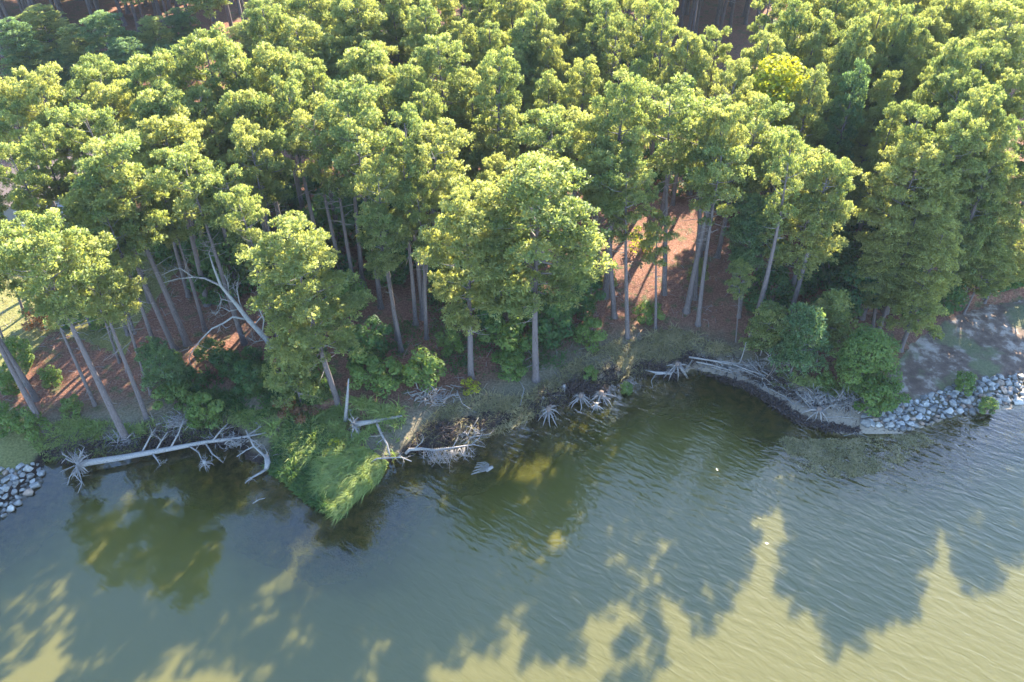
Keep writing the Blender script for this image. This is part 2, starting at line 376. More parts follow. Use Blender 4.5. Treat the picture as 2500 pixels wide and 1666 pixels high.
def broad(seed, H, rad, nlobe, leafmat, trunk_r=.12, leaves=140, low=.2, leaf=.16, barkm='bark_brown'):
    """broad-leaved tree or shrub: forked stem and leaf clumps"""
    global rng
    rs = random.Random(seed); rng = np.random.default_rng(seed); tr = MB(); cr = MB()
    T_ = []; N_ = []; C_ = []
    fork = Vector((rs.uniform(-.1,.1)*H, rs.uniform(-.1,.1)*H, H*max(low, .12)))
    tr.tube([(0,0,-.2), (0,0,H*.05), fork], [trunk_r*1.2, trunk_r, trunk_r*.8], 7)
    for i in range(nlobe):
        s = (i+.5)/nlobe; az = i*2.399+rs.uniform(-.4,.4); zz = low+(1-low)*s**.9
        pr = math.sqrt(max(0, 1-((zz-.45)/.58)**2)) if zz > .45 else .65+.35*(zz-low)/(.45-low+.01)
        rr = rad*pr*rs.uniform(.35, .95)
        c = Vector((rr*math.cos(az), rr*math.sin(az), H*zz*.92)); tr.tube([fork*.9, fork.lerp(c, .55)+Vector((0,0,-.05*H)), c], [trunk_r*.55, trunk_r*.3, trunk_r*.1], 4, cap=False)
        Rl = rad*rs.uniform(.26, .42); d = rdir(leaves); cen = np.array(c)+d*np.array([Rl, Rl, Rl*.75])*rng.uniform(.5, 1, (leaves, 1))**.5
        nrm = d*.7+rdir(leaves)*.55+np.array([0,0,.35]); nrm /= np.linalg.norm(nrm, axis=1, keepdims=True)
        S = np.cross(nrm, rdir(leaves)); S /= np.linalg.norm(S, axis=1, keepdims=True); Q = np.cross(nrm, S)
        w_ = leaf*rng.uniform(.6, 1.3, (leaves, 1))
        T_.append(np.stack([cen-S*w_, cen+Q*w_*.8+S*w_*.2, cen-Q*w_*.7+S*w_*.9], 1)); N_.append(np.repeat(nrm, 3, 0))
        ti = rs.uniform(.2, .8); C_.append(np.clip(ti+rng.normal(0, .15, leaves), 0, .92))
    cr.tris(np.vstack(T_), np.concatenate(C_), np.vstack(N_))
    return tr.mesh('trunk', M[barkm], True), cr.mesh('crown', M[leafmat], puff=np.vstack(N_))
COUNT = 0
def plant(name, meshes, loc, rz=None, s=1.0, tilt=(0,0), label='', cat='tree', group=None):
    global COUNT; COUNT += 1
    o = empty(name, loc, (tilt[0], tilt[1], 0), s)
    q = Quaternion((0,0,1), rz if rz is not None else random.uniform(0, 6.28))
    names = ('trunk', 'branches', 'crown') if len(meshes) == 3 else ('trunk' if cat == 'tree' else 'stem', 'crown' if cat == 'tree' else 'foliage')
    for nm, me in zip(names, meshes):
        c = link(nm, me, o); c.rotation_mode = 'QUATERNION'; c.rotation_quaternion = q
    tag(o, label, cat, group); return o
PV = {  # pine variants, all 20 m tall
 'tall': [pine_meshes(11+i, bare=.56+.04*i, rad=3.1, dens=.85, dead=8) for i in range(4)],
 'long': [pine_meshes(21+i, bare=.34+.05*i, rad=3.4, dens=1.1, dead=8) for i in range(3)],
 'dense': [pine_meshes(31+i, bare=.25, rad=3.0, dens=1.4, shape='cone' if i % 2 else 'dome') for i in range(4)],
 'flat': [pine_meshes(41+i, bare=.66, rad=3.5, dens=.68, shape='flat', dead=12) for i in range(4)],
 'sparse': [pine_meshes(81+i, bare=.64, rad=3.0, dens=.42, shape='flat', dead=14, r0=.26) for i in range(3)],
 'blue': [pine_meshes(51, mat='needle_blue', bare=.45, rad=2.7, dens=1.1), pine_meshes(52, mat='needle_blue', bare=.25, rad=3.0, dens=1.3, shape='cone')],
 'thin': [pine_meshes(61+i, bare=.62, rad=1.9, dens=.6, r0=.17, dead=10, tuftsz=.32) for i in range(2)],
 'young': [pine_meshes(71+i, H=6., bare=.2, rad=1.45, dens=.62, shape='cone', r0=.08, dead=2, tuftsz=.30, mat='needle' if i != 1 else 'needle_blue') for i in range(3)],
}
VI = {}
def pickv(k):
    VI[k] = VI.get(k, -1)+1; return PV[k][VI[k] % len(PV[k])]
def pine_by(base, top, kind, label, group=None, H0=20.):
    """tree whose foot and tip the photograph shows: foot on the ground, tip on the ray in the foot's depth"""
    B = G(*base); X = (top[0]-1250)/FPX; Y = (833-top[1])/FPX
    f = math.cos(PITCH)+Y*math.sin(PITCH); d = math.sin(PITCH)-Y*math.cos(PITCH); t = B.y/f
    T = Vector((X*t, B.y, CAMH-d*t)); v = T-B; H = v.length
    if inlight(B.x+v.x*.8, B.y, H) and base[0] not in (1308, 1150, 828, 2158): kind = 'sparse'
    o = plant('pine_tree', pickv(kind), B, s=H/H0, label=label, group=group)
    wk = {1308: 1.28, 1150: .98, 828: 1.2, 1919: 1.15}.get(base[0], 1.0)
    for c in o.children:
        if c.name.split('.')[0] != 'trunk': c.scale = (wk, wk, 1)
    o.rotation_euler = Vector((0,0,1)).rotation_difference(v.normalized()).to_euler()
    return o, B, H
OCC = []   # feet already taken
# places on the river the sun reaches through openings of the wood: crowns keep clear of these rays
LIT = [tuple(P(x, y, 0)[:2]) for x, y in [(260,1270),(330,1210),(460,1250),(560,1270),(590,1210),(400,1160),(835,1345),(700,1400),(1060,1280),(1370,1160),(1400,1110),(1340,1230),(1560,1190),(1650,1290),(1480,1330),(1985,1240),(1720,1160),(30,1340)]]
def inlight(x, y, H, r=3.0):
    for i_, (a, b) in enumerate(LIT):
        if 12 <= i_ <= 16 and r < 2: continue
        for f in (.55, .65, .75, .85, .95):
            h = H*f/math.tan(SUN_EL)
            if math.hypot(a+h*math.sin(SUN_AZ)-x, b+h*math.cos(SUN_AZ)-y) < (r if i_ < 12 or i_ > 16 else r*.42): return True
    return False
def pine_top(px, py, wpx, kind, label, H=20., group=None):
    """tree of which only the crown shows: tip at height H above the ground"""
    p = P(px, py, H+2); z = float(hz(p.x, p.y)[0]); p = P(px, py, H+z); z = float(hz(p.x, p.y)[0])
    if inpoly(p.x, p.y, [(8,84),(22,80),(38,104),(36,114),(19,112)]): kind = 'sparse'; wpx *= .7; H = max(H, 19.)   # high bare trunks let the sun in under the crowns
    if inlight(p.x, p.y, H, 1.7): return None
    if inlight(p.x, p.y, H): kind = 'sparse'; wpx *= .85
    o = plant('pine_tree', pickv(kind), (p.x, p.y, z), s=H/20., tilt=(random.uniform(-.03,.03), random.uniform(-.03,.03)), label=label, group=group)
    dist = (p-Vector((0,0,CAMH))).length; want = wpx/FPX*dist; k = max(.62, min(1.35, want/6.6))/(H/20.)
    for c in o.children:
        if c.name.split('.')[0] != 'trunk': c.scale = (k, k, 1)
    OCC.append((p.x, p.y)); return o
FRONT = [  
 ((180,770),(60,430),'thin','slender pine on the sunny lawn nearest the house deck'),
 ((262,715),(150,400),'thin','slender pine on the lawn between the house and the forked bank pine'),
 ((330,815),(200,470),'thin','slender leaning pine at the lower lawn edge'),
 ((60,770),(-60,420),'thin','slender pine at the left edge behind the corner trunks'),
 ((292,885),(170,560),'thin','slender leaning pine just above the thin bank pine'),
 ((398,905),(262,520),'thin','slender pine left of the dark hollow'),
 ((20,860),(-110,520),'thin','slender leaning pine on the sunny grass at the left edge'),  # foot, tip, kind, label
 ((110,1049),(-150,560),'sparse','leaning grey trunk nearest the lower left corner, just above the left rocks'),
 ((89,975),(-190,500),'sparse','grey trunk leaving the left edge, just above the corner trunk'),
 ((308,1073),(60,575),'flat','forked pine whose foot stands on the washed-out bank above the fallen log'),
 ((232,990),(40,540),'thin','thin pine between the forked bank pine and the corner trunks'),
 ((359,1022),(212,628),'flat','sunlit yellow green flat crown above the left lawn on a long bare trunk'),
 ((370,962),(268,660),'thin','small thin pine right behind the sunlit flat crowned one'),
 ((427,854),(235,440),'flat','pine with its foot at the dark hollow left of the dead tree'),
 ((458,840),(253,352),'tall','tall pine whose long trunk crosses the orange bank left of the dead tree'),
 ((507,745),(400,300),'tall','pine rising from the orange sunlit bank behind the dead tree'),
 ((596,838),(440,380),'tall','pine whose trunk runs just behind the bare dead tree'),
 ((494,672),(410,250),'tall','pine standing on the shaded lawn edge above the orange bank'),
 ((676,819),(548,425),'tall','pine right of the bare dead tree with a long bare trunk'),
 ((828,993),(690,560),'long','front pine with drooping pads and a curved trunk, foot beside the marsh'),
 ((712,723),(640,330),'tall','pine in the shade behind the drooping front pine'),
 ((838,698),(760,280),'tall','pine with pale trunk leaning left above the dark red hollow'),
 ((868,717),(805,320),'tall','second pine of the leaning row above the dark red hollow'),
 ((887,698),(838,230),'tall','third pine of the leaning row above the dark red hollow'),
 ((930,752),(870,300),'tall','pine whose trunk ends in the dark red hollow'),
 ((1015,793),(985,400),'long','thicker trunk of the twin pines left of the front middle pine'),
 ((1032,778),(1060,335),'long','thinner trunk of the twin pines left of the front middle pine'),
 ((1150,926),(1135,468),'long','front middle pine with low hanging green foliage'),
 ((1308,927),(1310,415),'long','big round front pine with the thickest grey trunk, at the centre of the shore'),
 ((1372,720),(1340,285),'tall','pine half hidden behind the big round front pine'),
 ((1466,698),(1440,282),'tall','short visible trunk at the left end of the red clearing'),
 ((1500,774),(1480,370),'tall','curved trunk in the left part of the red clearing'),
 ((1532,825),(1530,420),'thin','leafy slim trunk in front of the red clearing'),
 ((1600,803),(1606,548),'thin','slim dead topped pine in the middle of the red clearing'),
 ((1621,717),(1636,236),'tall','tall pine with its foot in the middle of the red clearing'),
 ((1696,730),(1722,275),'tall','left trunk of the close pair crossing the red clearing'),
 ((1704,793),(1757,370),'flat','right trunk of the close pair crossing the red clearing'),
 ((1712,647),(1690,250),'tall','pine far back in the red clearing'),
 ((1790,707),(1841,280),'tall','pale trunk at the right end of the red clearing'),
 ((1804,774),(1848,490),'blue','short blue green pine hanging over the right end of the clearing'),
 ((1854,787),(1900,520),'thin','slim forked pine right of the clearing'),
 ((1844,710),(1899,332),'tall','pine just right of the clearing, behind the slim forked one'),
 ((1919,768),(2008,380),'long','big pine leaning right over the dark thicket right of the clearing'),
 ((1796,835),(1810,640),'thin','spindly young pine at the brushy shore below the clearing'),
 ((2131,802),(2158,568),'dense','pine at the left side of the dense right hand grove'),
 ((2146,806),(2240,530),'long','pine with a sunlit top in the dense right hand grove'),
 ((2198,856),(2320,535),'dense','large pine leaning right at the front of the right hand grove'),
 ((2403,716),(2590,300),'tall','tall pine whose crown is cut by the right edge above the sandy slope'),
 ((2470,690),(2690,290),'tall','pine beyond the right edge with its trunk above the sandy slope'),
 ((2262,765),(2365,590),'dense','pine at the sandy clearing edge of the right hand grove'),
]
for b, t_, k, lab in FRONT:
    o, B, H = pine_by(b, t_, k, lab); OCC.append((B.x, B.y))
TOPS = [ # tip px, crown width px, kind, height
 (88,199,130,'flat',20),(245,168,120,'flat',20),(360,147,120,'tall',21),(494,101,150,'flat',22),(565,118,100,'tall',21),(666,130,130,'tall',21),(760,165,80,'tall',20),(800,214,120,'flat',20),
 (708,214,130,'flat',20),(394,233,130,'tall',20),(484,233,75,'tall',19),(566,233,110,'tall',19),(199,279,150,'flat',20),(30,283,110,'flat',19),(268,215,120,'tall',19),(88,333,110,'flat',18),
 (555,356,120,'tall',20),(536,429,130,'tall',19.5),(681,298,150,'tall',20),(804,314,120,'tall',20),(712,50,150,'long',20),(640,8,110,'long',21),(877,5,130,'long',20),(38,367,120,'flat',19),(650,421,130,'tall',20),
 (191,513,150,'flat',14),(896,130,130,'tall',20),(984,172,90,'long',20),(1079,96,150,'long',21),(1206,142,120,'long',21),(1271,54,100,'long',20),(1198,65,70,'long',19),(1045,15,100,'long',20),(960,20,90,'long',18),
 (1163,8,90,'dense',18),(1309,15,90,'long',20),(1378,4,90,'long',20),(1485,15,90,'long',20),(1565,19,100,'long',20),(1634,38,90,'long',20),(1585,77,80,'blue',19),(1676,88,80,'long',19),(1440,60,90,'dense',18),
 (1355,184,90,'long',17),(1385,225,70,'dense',15),(1420,153,80,'long',18),(1300,200,80,'dense',15),(1546,142,80,'dense',18),(1700,110,80,'long',18),(1527,195,140,'tall',21),(1640,225,120,'flat',21),(1470,330,110,'tall',17),
 (915,283,150,'flat',20),(1075,329,160,'flat',20),(990,300,130,'flat',20),(922,425,120,'tall',17),(1010,478,100,'tall',15),(838,250,110,'flat',20),(850,420,110,'tall',17),(1100,400,110,'tall',18),
 (1160,180,90,'dense',17),(1742,119,70,'dense',17),(1876,92,100,'long',19),(2017,34,80,'long',20),(1941,8,90,'long',20),(1994,80,75,'dense',18),(2102,57,90,'long',20),(2148,23,80,'long',20),(2201,27,80,'long',20),
 (2262,61,90,'long',19),(2300,30,80,'long',19),(2067,103,80,'dense',18),(2186,92,80,'dense',18),(2216,138,80,'dense',17),(2128,0,80,'long',19),(2331,4,90,'long',19),(2377,0,90,'dense',19),
 (1795,184,120,'long',19),(1719,184,100,'long',19),(1983,172,80,'dense',18),(2102,161,80,'blue',19),(2167,176,80,'dense',18),(2037,283,70,'dense',13),(2090,356,60,'young2',11),(2125,340,60,'blue',11),
 (2473,34,130,'flat',21),(2465,84,130,'flat',20),(2358,119,90,'tall',20),(2423,130,100,'tall',20),(2485,190,100,'tall',19),(2358,199,100,'flat',19),(2415,215,100,'tall',19),(2262,235,60,'dense',15),(2300,168,80,'long',18),
 (2400,264,110,'tall',19),(2339,295,130,'flat',19),(2473,306,110,'tall',19),(1760,290,110,'flat',20),(2030,410,90,'tall',17),(1950,365,110,'tall',19),(2247,314,90,'long',18),(2251,367,150,'flat',17),(2434,420,140,'dense',13),
 (2389,450,120,'dense',12),(2236,480,90,'dense',13),(2450,510,120,'dense',11),(2490,560,110,'dense',9),(2430,600,100,'dense',8),(2200,250,80,'dense',17),(2140,270,75,'dense',14),(1830,235,90,'long',17),
 (1420,210,80,'dense',16),(1250,120,90,'dense',17),(1130,60,90,'long',18),(1500,80,90,'dense',18),(1340,90,90,'long',18),(1400,110,90,'dense',17),(1830,150,80,'dense',17),(2050,190,80,'dense',17),(2280,110,80,'dense',17),
 (930,220,100,'long',18),(1040,230,110,'long',18),(1180,300,90,'dense',14),(800,120,100,'long',17),(870,70,100,'dense',17),(760,60,90,'dense',17),
 (150,235,120,'flat',19),(330,320,110,'flat',18),(470,310,110,'tall',18),(620,240,110,'tall',19),(740,340,120,'tall',18),(600,330,110,'tall',18),(10,200,110,'tall',20),
 (770,400,120,'tall',19.5),(700,480,110,'tall',18),(600,500,100,'tall',17),(940,520,110,'tall',15),(870,540,100,'tall',13),(470,430,110,'tall',17),(390,460,90,'tall',15),(1200,420,100,'tall',16),
]
ZL = [ # zone labels for canopy trees (x0,x1,y0,y1)
 (0,620,0,260,'pine crown along the sunlit upper edge of the left canopy, before the dark shaded woods'),
 (0,330,260,999,'loose yellow green pine crown among the trees round the house'),
 (330,620,260,999,'pine crown in the middle of the left canopy between the house and the dead tree'),
 (620,900,0,180,'pine crown at the top left, beside the dark shaded woods'),
 (620,900,180,999,'yellow green pine crown sloping down to the right in the left middle canopy'),
 (900,1240,0,150,'pine crown in the hazy top rows left of the picture centre'),
 (900,1240,150,280,'pine crown in the green shoulder above the diagonal sunlit ridge'),
 (900,1240,280,999,'bright yellow green crown on the diagonal sunlit ridge left of the big round pine'),
 (1240,1700,0,130,'pale pine crown in the top middle rows left of the dark trunk gap'),
 (1240,1480,130,999,'dark green pine crown in the hollow behind the big round front pine'),
 (1480,1720,130,999,'broad pale pine crown directly behind the red clearing'),
 (1720,2000,0,160,'pine crown between the dark trunk gap and the yellow tree'),
 (1720,2000,160,999,'pine crown round the foot of the yellow autumn tree'),
 (2000,2330,0,160,'pine crown in the hazy top rows right of the yellow tree'),
 (2000,2200,160,999,'shaded blue green pine crown in the deep hollow right of the yellow tree'),
 (2200,2330,160,999,'pine crown between the deep hollow and the right edge canopy'),
 (2330,2600,0,280,'rounded pine crown in the upper right corner'),
 (2330,2600,280,999,'pine crown at the right edge above the sandy slope'),
]
for x, y, wd, k, H in TOPS:
    if x < 345 and y > 225: k = 'sparse'
    if x > 1400 and y < 480 and H > 16: H *= 1.05
    if x > 2200 and y > 290: k = 'dense' if (x+y) % 2 else 'long'
    lab = next((z[4] for z in ZL if z[0] <= x < z[1] and z[2] <= y < z[3]), 'pine crown in the dense canopy')
    pine_top(x, y, wd, 'dense' if k == 'young2' else k, lab, H*random.uniform(.97, 1.03), 'pines of the closed canopy: '+lab.split(' crown ')[-1])
SHADE = []
for poly, step in ([(-40,200),(60,190),(230,120),(420,85),(600,95),(660,-60),(-60,-70)], 5.3), ([(1640,110),(1700,135),(1800,140),(1870,95),(1930,-90),(1640,-90)], 5.3):
    W = wpoly(poly, 2); xs = [q[0] for q in W]; ys = [q[1] for q in W]; yy = min(ys); r_ = 0
    while yy < max(ys):
        xx = min(xs)+(r_ % 2)*step/2
        while xx < max(xs):
            a, b = xx+random.uniform(-1.3, 1.3), yy+random.uniform(-1.3, 1.3); xx += step
            if inpoly(a, b, W) and all((a-c)**2+(b-d)**2 > 12 for c, d in OCC): SHADE.append((a, b, poly[0][0] < 0)); OCC.append((a, b))
        yy += step*.9; r_ += 1
print('shaded', len(SHADE))
for i, (a, b, lf) in enumerate(SHADE):
    plant('pine_tree', pickv('long' if i % 3 == 0 else 'tall'), onground(a, b), s=random.uniform(1.05, 1.2), tilt=(0, random.uniform(-.04,.04)), label='bare dark trunk in the shaded '+('woods at the top left corner' if lf else 'gap at the top, left of the yellow tree'), group='trunks in the shaded '+('woods at top left' if lf else 'gap at top'))
for x, y, H in [(20,40,12),(90,20,11),(170,60,10),(240,30,12),(60,110,8),(150,120,7),(300,90,10),(360,40,11),(430,20,10),(400,110,8),(590,60,10),(610,120,7),(280,150,6),(1900,50,9)]:
    lf = x < 1000
    pine_top(x, y, 100, 'dense' if (x+y) % 3 else 'blue', 'low shaded blue green crown in the '+('dark woods at the top left' if lf else 'dark gap left of the yellow tree'), H, 'shaded understorey pines')
# rows whose tips lie just above the picture's upper edge
for row, y0 in enumerate((-36, -112)):
    for i in range(26):
        x = -40+(i+.5*(row % 2))*100+random.uniform(-22, 22); y = y0+random.uniform(-16, 16)
        if x < 630 or 1650 < x < 1870: continue
        pine_top(x, y, 100, ('long', 'tall', 'dense', 'tall')[i % 4], 'pine of the rows along the upper edge whose tip is cut off', 20*random.uniform(.97, 1.06), 'pines cut by the upper edge')
print('pines', COUNT)
# the wood going on beyond the picture: one thinned mesh
def far_wood():
    r = random.Random(3); V = []; T = []; src = []
    for k in ('tall', 'long', 'flat'):
        for t_, b_, c_ in PV[k][:2]:
            a = np.empty(len(c_.vertices)*3, np.float32); c_.vertices.foreach_get('co', a); a = a.reshape(-1, 3, 3); a = a[::3]; m_ = a.mean(1, keepdims=True); src.append(m_+(a-m_)*1.8)
    n = 0; st = MB()
    for _ in range(9000):
        x = r.uniform(-190, 190); y = r.uniform(105, 300)
        z = 2.; v = Vector((x, y, z+17))-Vector((0,0,CAMH)); dp = v.y*math.cos(PITCH)-v.z*math.sin(PITCH); up = v.y*math.sin(PITCH)+v.z*math.cos(PITCH)
        if 833-FPX*up/dp > -60 and -80 < 1250+FPX*v.x/dp < 2580: continue
        if abs(x) > .75*y+25 or any((x-a)**2+(y-b)**2 < 22 for a, b in OCC): continue
        OCC.append((x, y)); a = r.uniform(0, 6.28); k = r.uniform(.95, 1.15); g = src[r.randrange(len(src))]*k; c_, s_ = math.cos(a), math.sin(a)
        z = float(hz(x, y)[0]); g = np.stack([g[...,0]*c_-g[...,1]*s_+x, g[...,0]*s_+g[...,1]*c_+y, g[...,2]+z], -1)
        V.append(g); st.tube([(x, y, z-.3), (x, y, z+17*k)], [.3, .08], 5); n += 1
        if n > 420: break
    T = np.vstack(V); N = len(T); me = bpy.data.meshes.new('far_wood'); tv = np.vstack(st.v); nv = N*3
    quads = [f for f in st.f]
    co = np.vstack([T.reshape(-1, 3), tv]); fs = [len(f) for f in quads]
    me.vertices.add(len(co)); me.vertices.foreach_set('co', co.ravel().astype(np.float32))
    li = np.concatenate([np.arange(nv), np.concatenate([np.array(f)+nv for f in quads])]).astype(np.int32); tot = np.concatenate([np.full(N, 3), np.array(fs)]); stt = np.concatenate([[0], np.cumsum(tot)[:-1]]).astype(np.int32)
    me.loops.add(len(li)); me.loops.foreach_set('vertex_index', li); me.polygons.add(len(tot)); me.polygons.foreach_set('loop_start', stt); me.update(calc_edges=True)
    me.attributes.new('tint', 'FLOAT', 'POINT').data.foreach_set('value', np.concatenate([np.repeat(np.random.default_rng(1).uniform(.2, .8, N), 3), np.full(len(tv), .5)]).astype(np.float32))
    me.materials.append(M['needle']); me.materials.append(M['bark']); me.polygons.foreach_set('material_index', np.concatenate([np.zeros(N), np.ones(len(fs))]).astype(np.int32))
    tag(link('far_wood', me), 'pine wood going on beyond the upper edge and the sides', kind='stuff'); print('far', n)
far_wood()

# broad-leaved trees and shrubs
yt = broad(201, 18, 3.3, 56, 'leaf_yellow', .2, 150, .35, .19)
p = P(1918,140,21.5); plant('broadleaf_tree', yt, onground(p.x, p.y), s=1.13, label='bright yellow autumn tree standing out of the green canopy')
gt = broad(202, 6.6, 2.75, 44, 'leaf', .2, 380, .2, .11)
plant('broadleaf_tree', gt, G(2080,948), label='round bright green broadleaf tree at the shore beside the grey rocks')
SV = {'g': [broad(210+i, 2.6, 1.5, 14, 'leaf', .04, 150, .1, .11) for i in range(3)], 'd': [broad(220+i, 4.2, 2.2, 18, 'leaf_dark', .07, 190, .1, .14) for i in range(3)],
      'y': [broad(230+i, 1.7, 1.1, 10, 'leaf_yellow', .03, 60, .1, .09) for i in range(1)], 'r': [broad(240, 1.5, 1.0, 9, 'leaf_rust', .03, 90, .1, .09)]}
SHR = [(430,990,'g',1.1,'bright green shrub by the left driftwood tangle'),(505,1030,'g',1.2,'yellow green shrub at the bank above the fallen log'),(470,950,'d',.6,'dark shrub below the bare dead tree'),(560,915,'d',.7,'dark shrub in the hollow under the dead tree'),
 (520,880,'d',.6,'dark round bush under the dead tree left limb'),(615,950,'d',.75,'dark bush left of the small blue green pine'),(620,890,'d',.5,'low dark bush at the foot of the dead tree'),(430,900,'d',.5,'bush beside the dark hollow'),
 (60,890,'g',1.0,'leafy green thicket at the left edge above the trunks'),(130,940,'g',.7,'leafy shrub between the left corner trunks'),(180,1010,'g',.7,'small shrub under the left pines'),(30,960,'g',.9,'yellowish shrub at the left edge'),
 (90,1060,'g',.9,'pale green shrub hanging over the left rocks'),(20,1050,'g',1.1,'low shrub on the left corner lawn'),(250,800,'g',.8,'shrub on the lawn between the leaning pines'),(330,700,'g',.9,'yellow green bush on the lawn edge'),(180,790,'d',.9,'dark bush behind the forked pine'),(380,640,'g',1.1,'bush on the lawn behind the dead tree'),
 (560,720,'d',1.5,'dark understorey bush right of the orange bank'),(610,650,'d',1.7,'dark understorey tree behind the dead tree'),(520,650,'d',1.5,'green understorey bush at the lawn edge'),(680,690,'d',1.4,'understorey bush behind the drooping front pine'),(790,720,'d',1.3,'understorey bush left of the red hollow'),(850,760,'g',1.4,'green bush in front of the leaning row'),
 (905,880,'d',1.1,'shrub below the dark red hollow'),(960,690,'d',1.2,'dark bush at the back of the red hollow'),(760,880,'d',1.1,'bush right of the drooping pine trunk'),(790,960,'g',1.0,'shrub at the foot of the drooping front pine'),(900,940,'g',1.3,'green yellow shrub behind the upright pale snag'),(960,950,'g',1.3,'shrub in the middle of the bank above the marsh'),
 (1040,940,'g',1.4,'shrub with pale stems above the sand spit'),(1100,860,'g',1.0,'shrub left of the front middle pine trunk'),(1240,870,'g',1.5,'green bush between the two front pines'),(1230,790,'d',1.5,'dark bush in the shade between the two front pines'),(1250,920,'g',1.1,'small light green bush left of the thick grey trunk'),(1330,830,'d',1.2,'dark bush right of the thick grey trunk'),
 (1440,840,'g',1.2,'green bush on the bank below the red clearing'),(1420,770,'d',.9,'bush at the left foot of the red clearing'),(1580,790,'g',.9,'small green bush in front of the clearing'),(1480,700,'g',.8,'small yellow green bush inside the clearing'),(1230,700,'d',1.6,'dark understorey tree between the front pines'),(1100,720,'d',1.5,'dark understorey tree left of the front middle pine'),
 (1870,760,'d',1.3,'dark bush right of the clearing'),(1960,720,'d',.85,'dark thicket bush under the big leaning pine'),(2030,700,'d',1.2,'dark tree deep in the right thicket'),(2080,760,'d',1.4,'dark bush left of the right hand grove'),(2000,800,'d',1.0,'bush behind the three young pines'),(2180,760,'d',1.5,'dark bush inside the right hand grove'),
 (2120,1000,'g',1.2,'leafy shrub between the round tree and the grey rocks'),(2160,985,'g',1.0,'low shrub on top of the left end of the grey rocks'),(2345,955,'g',.8,'green creeper patch on the upper edge of the grey rocks'),(2010,950,'g',.7,'bush at the bank left of the round tree'),(2400,1005,'g',.55,'low green plant below the grey rocks'),
 (2470,690,'d',1.6,'dark green tree at the right edge above the sandy slope'),(2400,700,'d',1.3,'dark bush at the top of the sandy slope'),(2300,760,'d',1.1,'bush at the left top of the sandy slope'),(1640,470,'d',1.0,'dark bush far back in the clearing beneath the crowns'),(1700,450,'d',1.0,'broad dark bush at the back of the clearing'),(1600,440,'d',1.1,'bush at the back left of the clearing'),(1670,400,'g',1.2,'green bush deepest in the clearing'),(1770,520,'d',.9,'bush at the back right of the clearing'),(1560,610,'y',1.5,'yellow green bush at the back of the clearing'),(1150,960,'y',.8,'small yellow leaved shrub above the sand spit'),
 (1145,948,'r',.7,'small red leaved shrub beside the yellow one'),(700,1010,'r',1.0,'rusty brown shrub at the back of the marsh'),(740,1030,'r',1.1,'dark rusty shrub in the middle of the marsh'),(820,1090,'y',.5,'yellowish clump in the marsh grass'),(100,800,'r',1.5,'pinkish bare shrub at the left lawn'),(1530,960,'g',.5,'green plant hanging from the cut bank'),(1440,925,'g',.6,'green creeper on the cut bank above the stumps'),
 (110,610,'g',1.0,'bush by the house deck'),(20,520,'d',1.5,'dark bush beside the house wall'),(150,140,'d',1.3,'dark bush in the shaded woods left of centre'),(110,170,'d',1.5,'round dark bush in the shaded woods corner'),(350,160,'d',1.2,'bush at the foot of the shaded woods'),(230,190,'g',1.2,'bush in front of the shaded woods')]
for x, y, k, s, lab in SHR:
    plant('shrub', SV[k][random.randrange(len(SV[k]))], G(x, y), s=s*random.uniform(.9, 1.1), label=lab, cat='shrub', group='shrubs on the shore')
for poly, n in (([(350,560),(600,430),(1000,520),(1230,560),(1230,720),(900,680),(600,700),(420,660)], 26), ([(650,150),(1500,100),(1650,330),(1000,420),(700,330)], 26), ([(1980,420),(2330,300),(2480,520),(2200,760),(1980,700)], 22)):
    W = wpoly(poly, 2); xs = [q[0] for q in W]; ys = [q[1] for q in W]; k = 0
    while k < n:
        a, b = random.uniform(min(xs), max(xs)), random.uniform(min(ys), max(ys))
        if not inpoly(a, b, W): continue
        k += 1; plant('shrub', SV['d'][k % 3], onground(a, b), s=random.uniform(.9, 1.7), label='dark broadleaf undergrowth bush in the shade under the '+('left middle canopy' if n == 26 and poly[0][0] == 350 else 'back canopy' if n == 26 else 'right hand canopy'), cat='shrub', group='undergrowth bushes under the closed canopy')
for (x, y, s, lab) in [(1990,862,1.1,'young pine third from the left of the three on the right shore'),(1928,915,1.15,'young pine in the middle of the three on the right shore'),(1856,868,.95,'young pine leftmost of the three on the right shore'),(735,985,1.1,'small blue green pine left of the curved front trunk'),(420,965,.9,'young round pine at the left under the dead tree'),(1700,700,.5,'tiny pine in the red clearing'),(2060,905,.6,'young pine behind the round broadleaf tree')]:
    plant('young_pine', pickv('young'), G(x, y), s=s, label=lab, group='young pines near the shore')

# ------------------------------------------------------------------ dead wood
def gnarl(mb, pts, r0, r1, twigs=6, depth=2, rs=random, L=1.2, side=5):
    pts = [Vector(p) for p in pts]; n = len(pts); mb.tube(pts, [r0+(r1-r0)*i/(n-1) for i in range(n)], side)
    for _ in range(twigs):
        t = rs.uniform(.2, 1)*(n-1); i = min(int(t), n-2); p = pts[i].lerp(pts[i+1], t-i); a = (pts[i+1]-pts[i]).normalized()
        d = (a*.7+Vector((rs.uniform(-1,1), rs.uniform(-1,1), rs.uniform(-.35,.7)))).normalized(); l = L*rs.uniform(.4, 1.1)
        q = [p, p+d*l*.5+Vector((rs.uniform(-.12,.12),)*3)*l, p+d*l+Vector((rs.uniform(-.2,.2), rs.uniform(-.2,.2), rs.uniform(-.1,.25)))*l]
        r = max(.012, (r0+(r1-r0)*t/(n-1))*.45)
        if depth > 1: gnarl(mb, q, r, r*.35, 3, depth-1, rs, L*.5, 4)
        else: mb.tube(q, [r, r*.7, r*.25], 4)
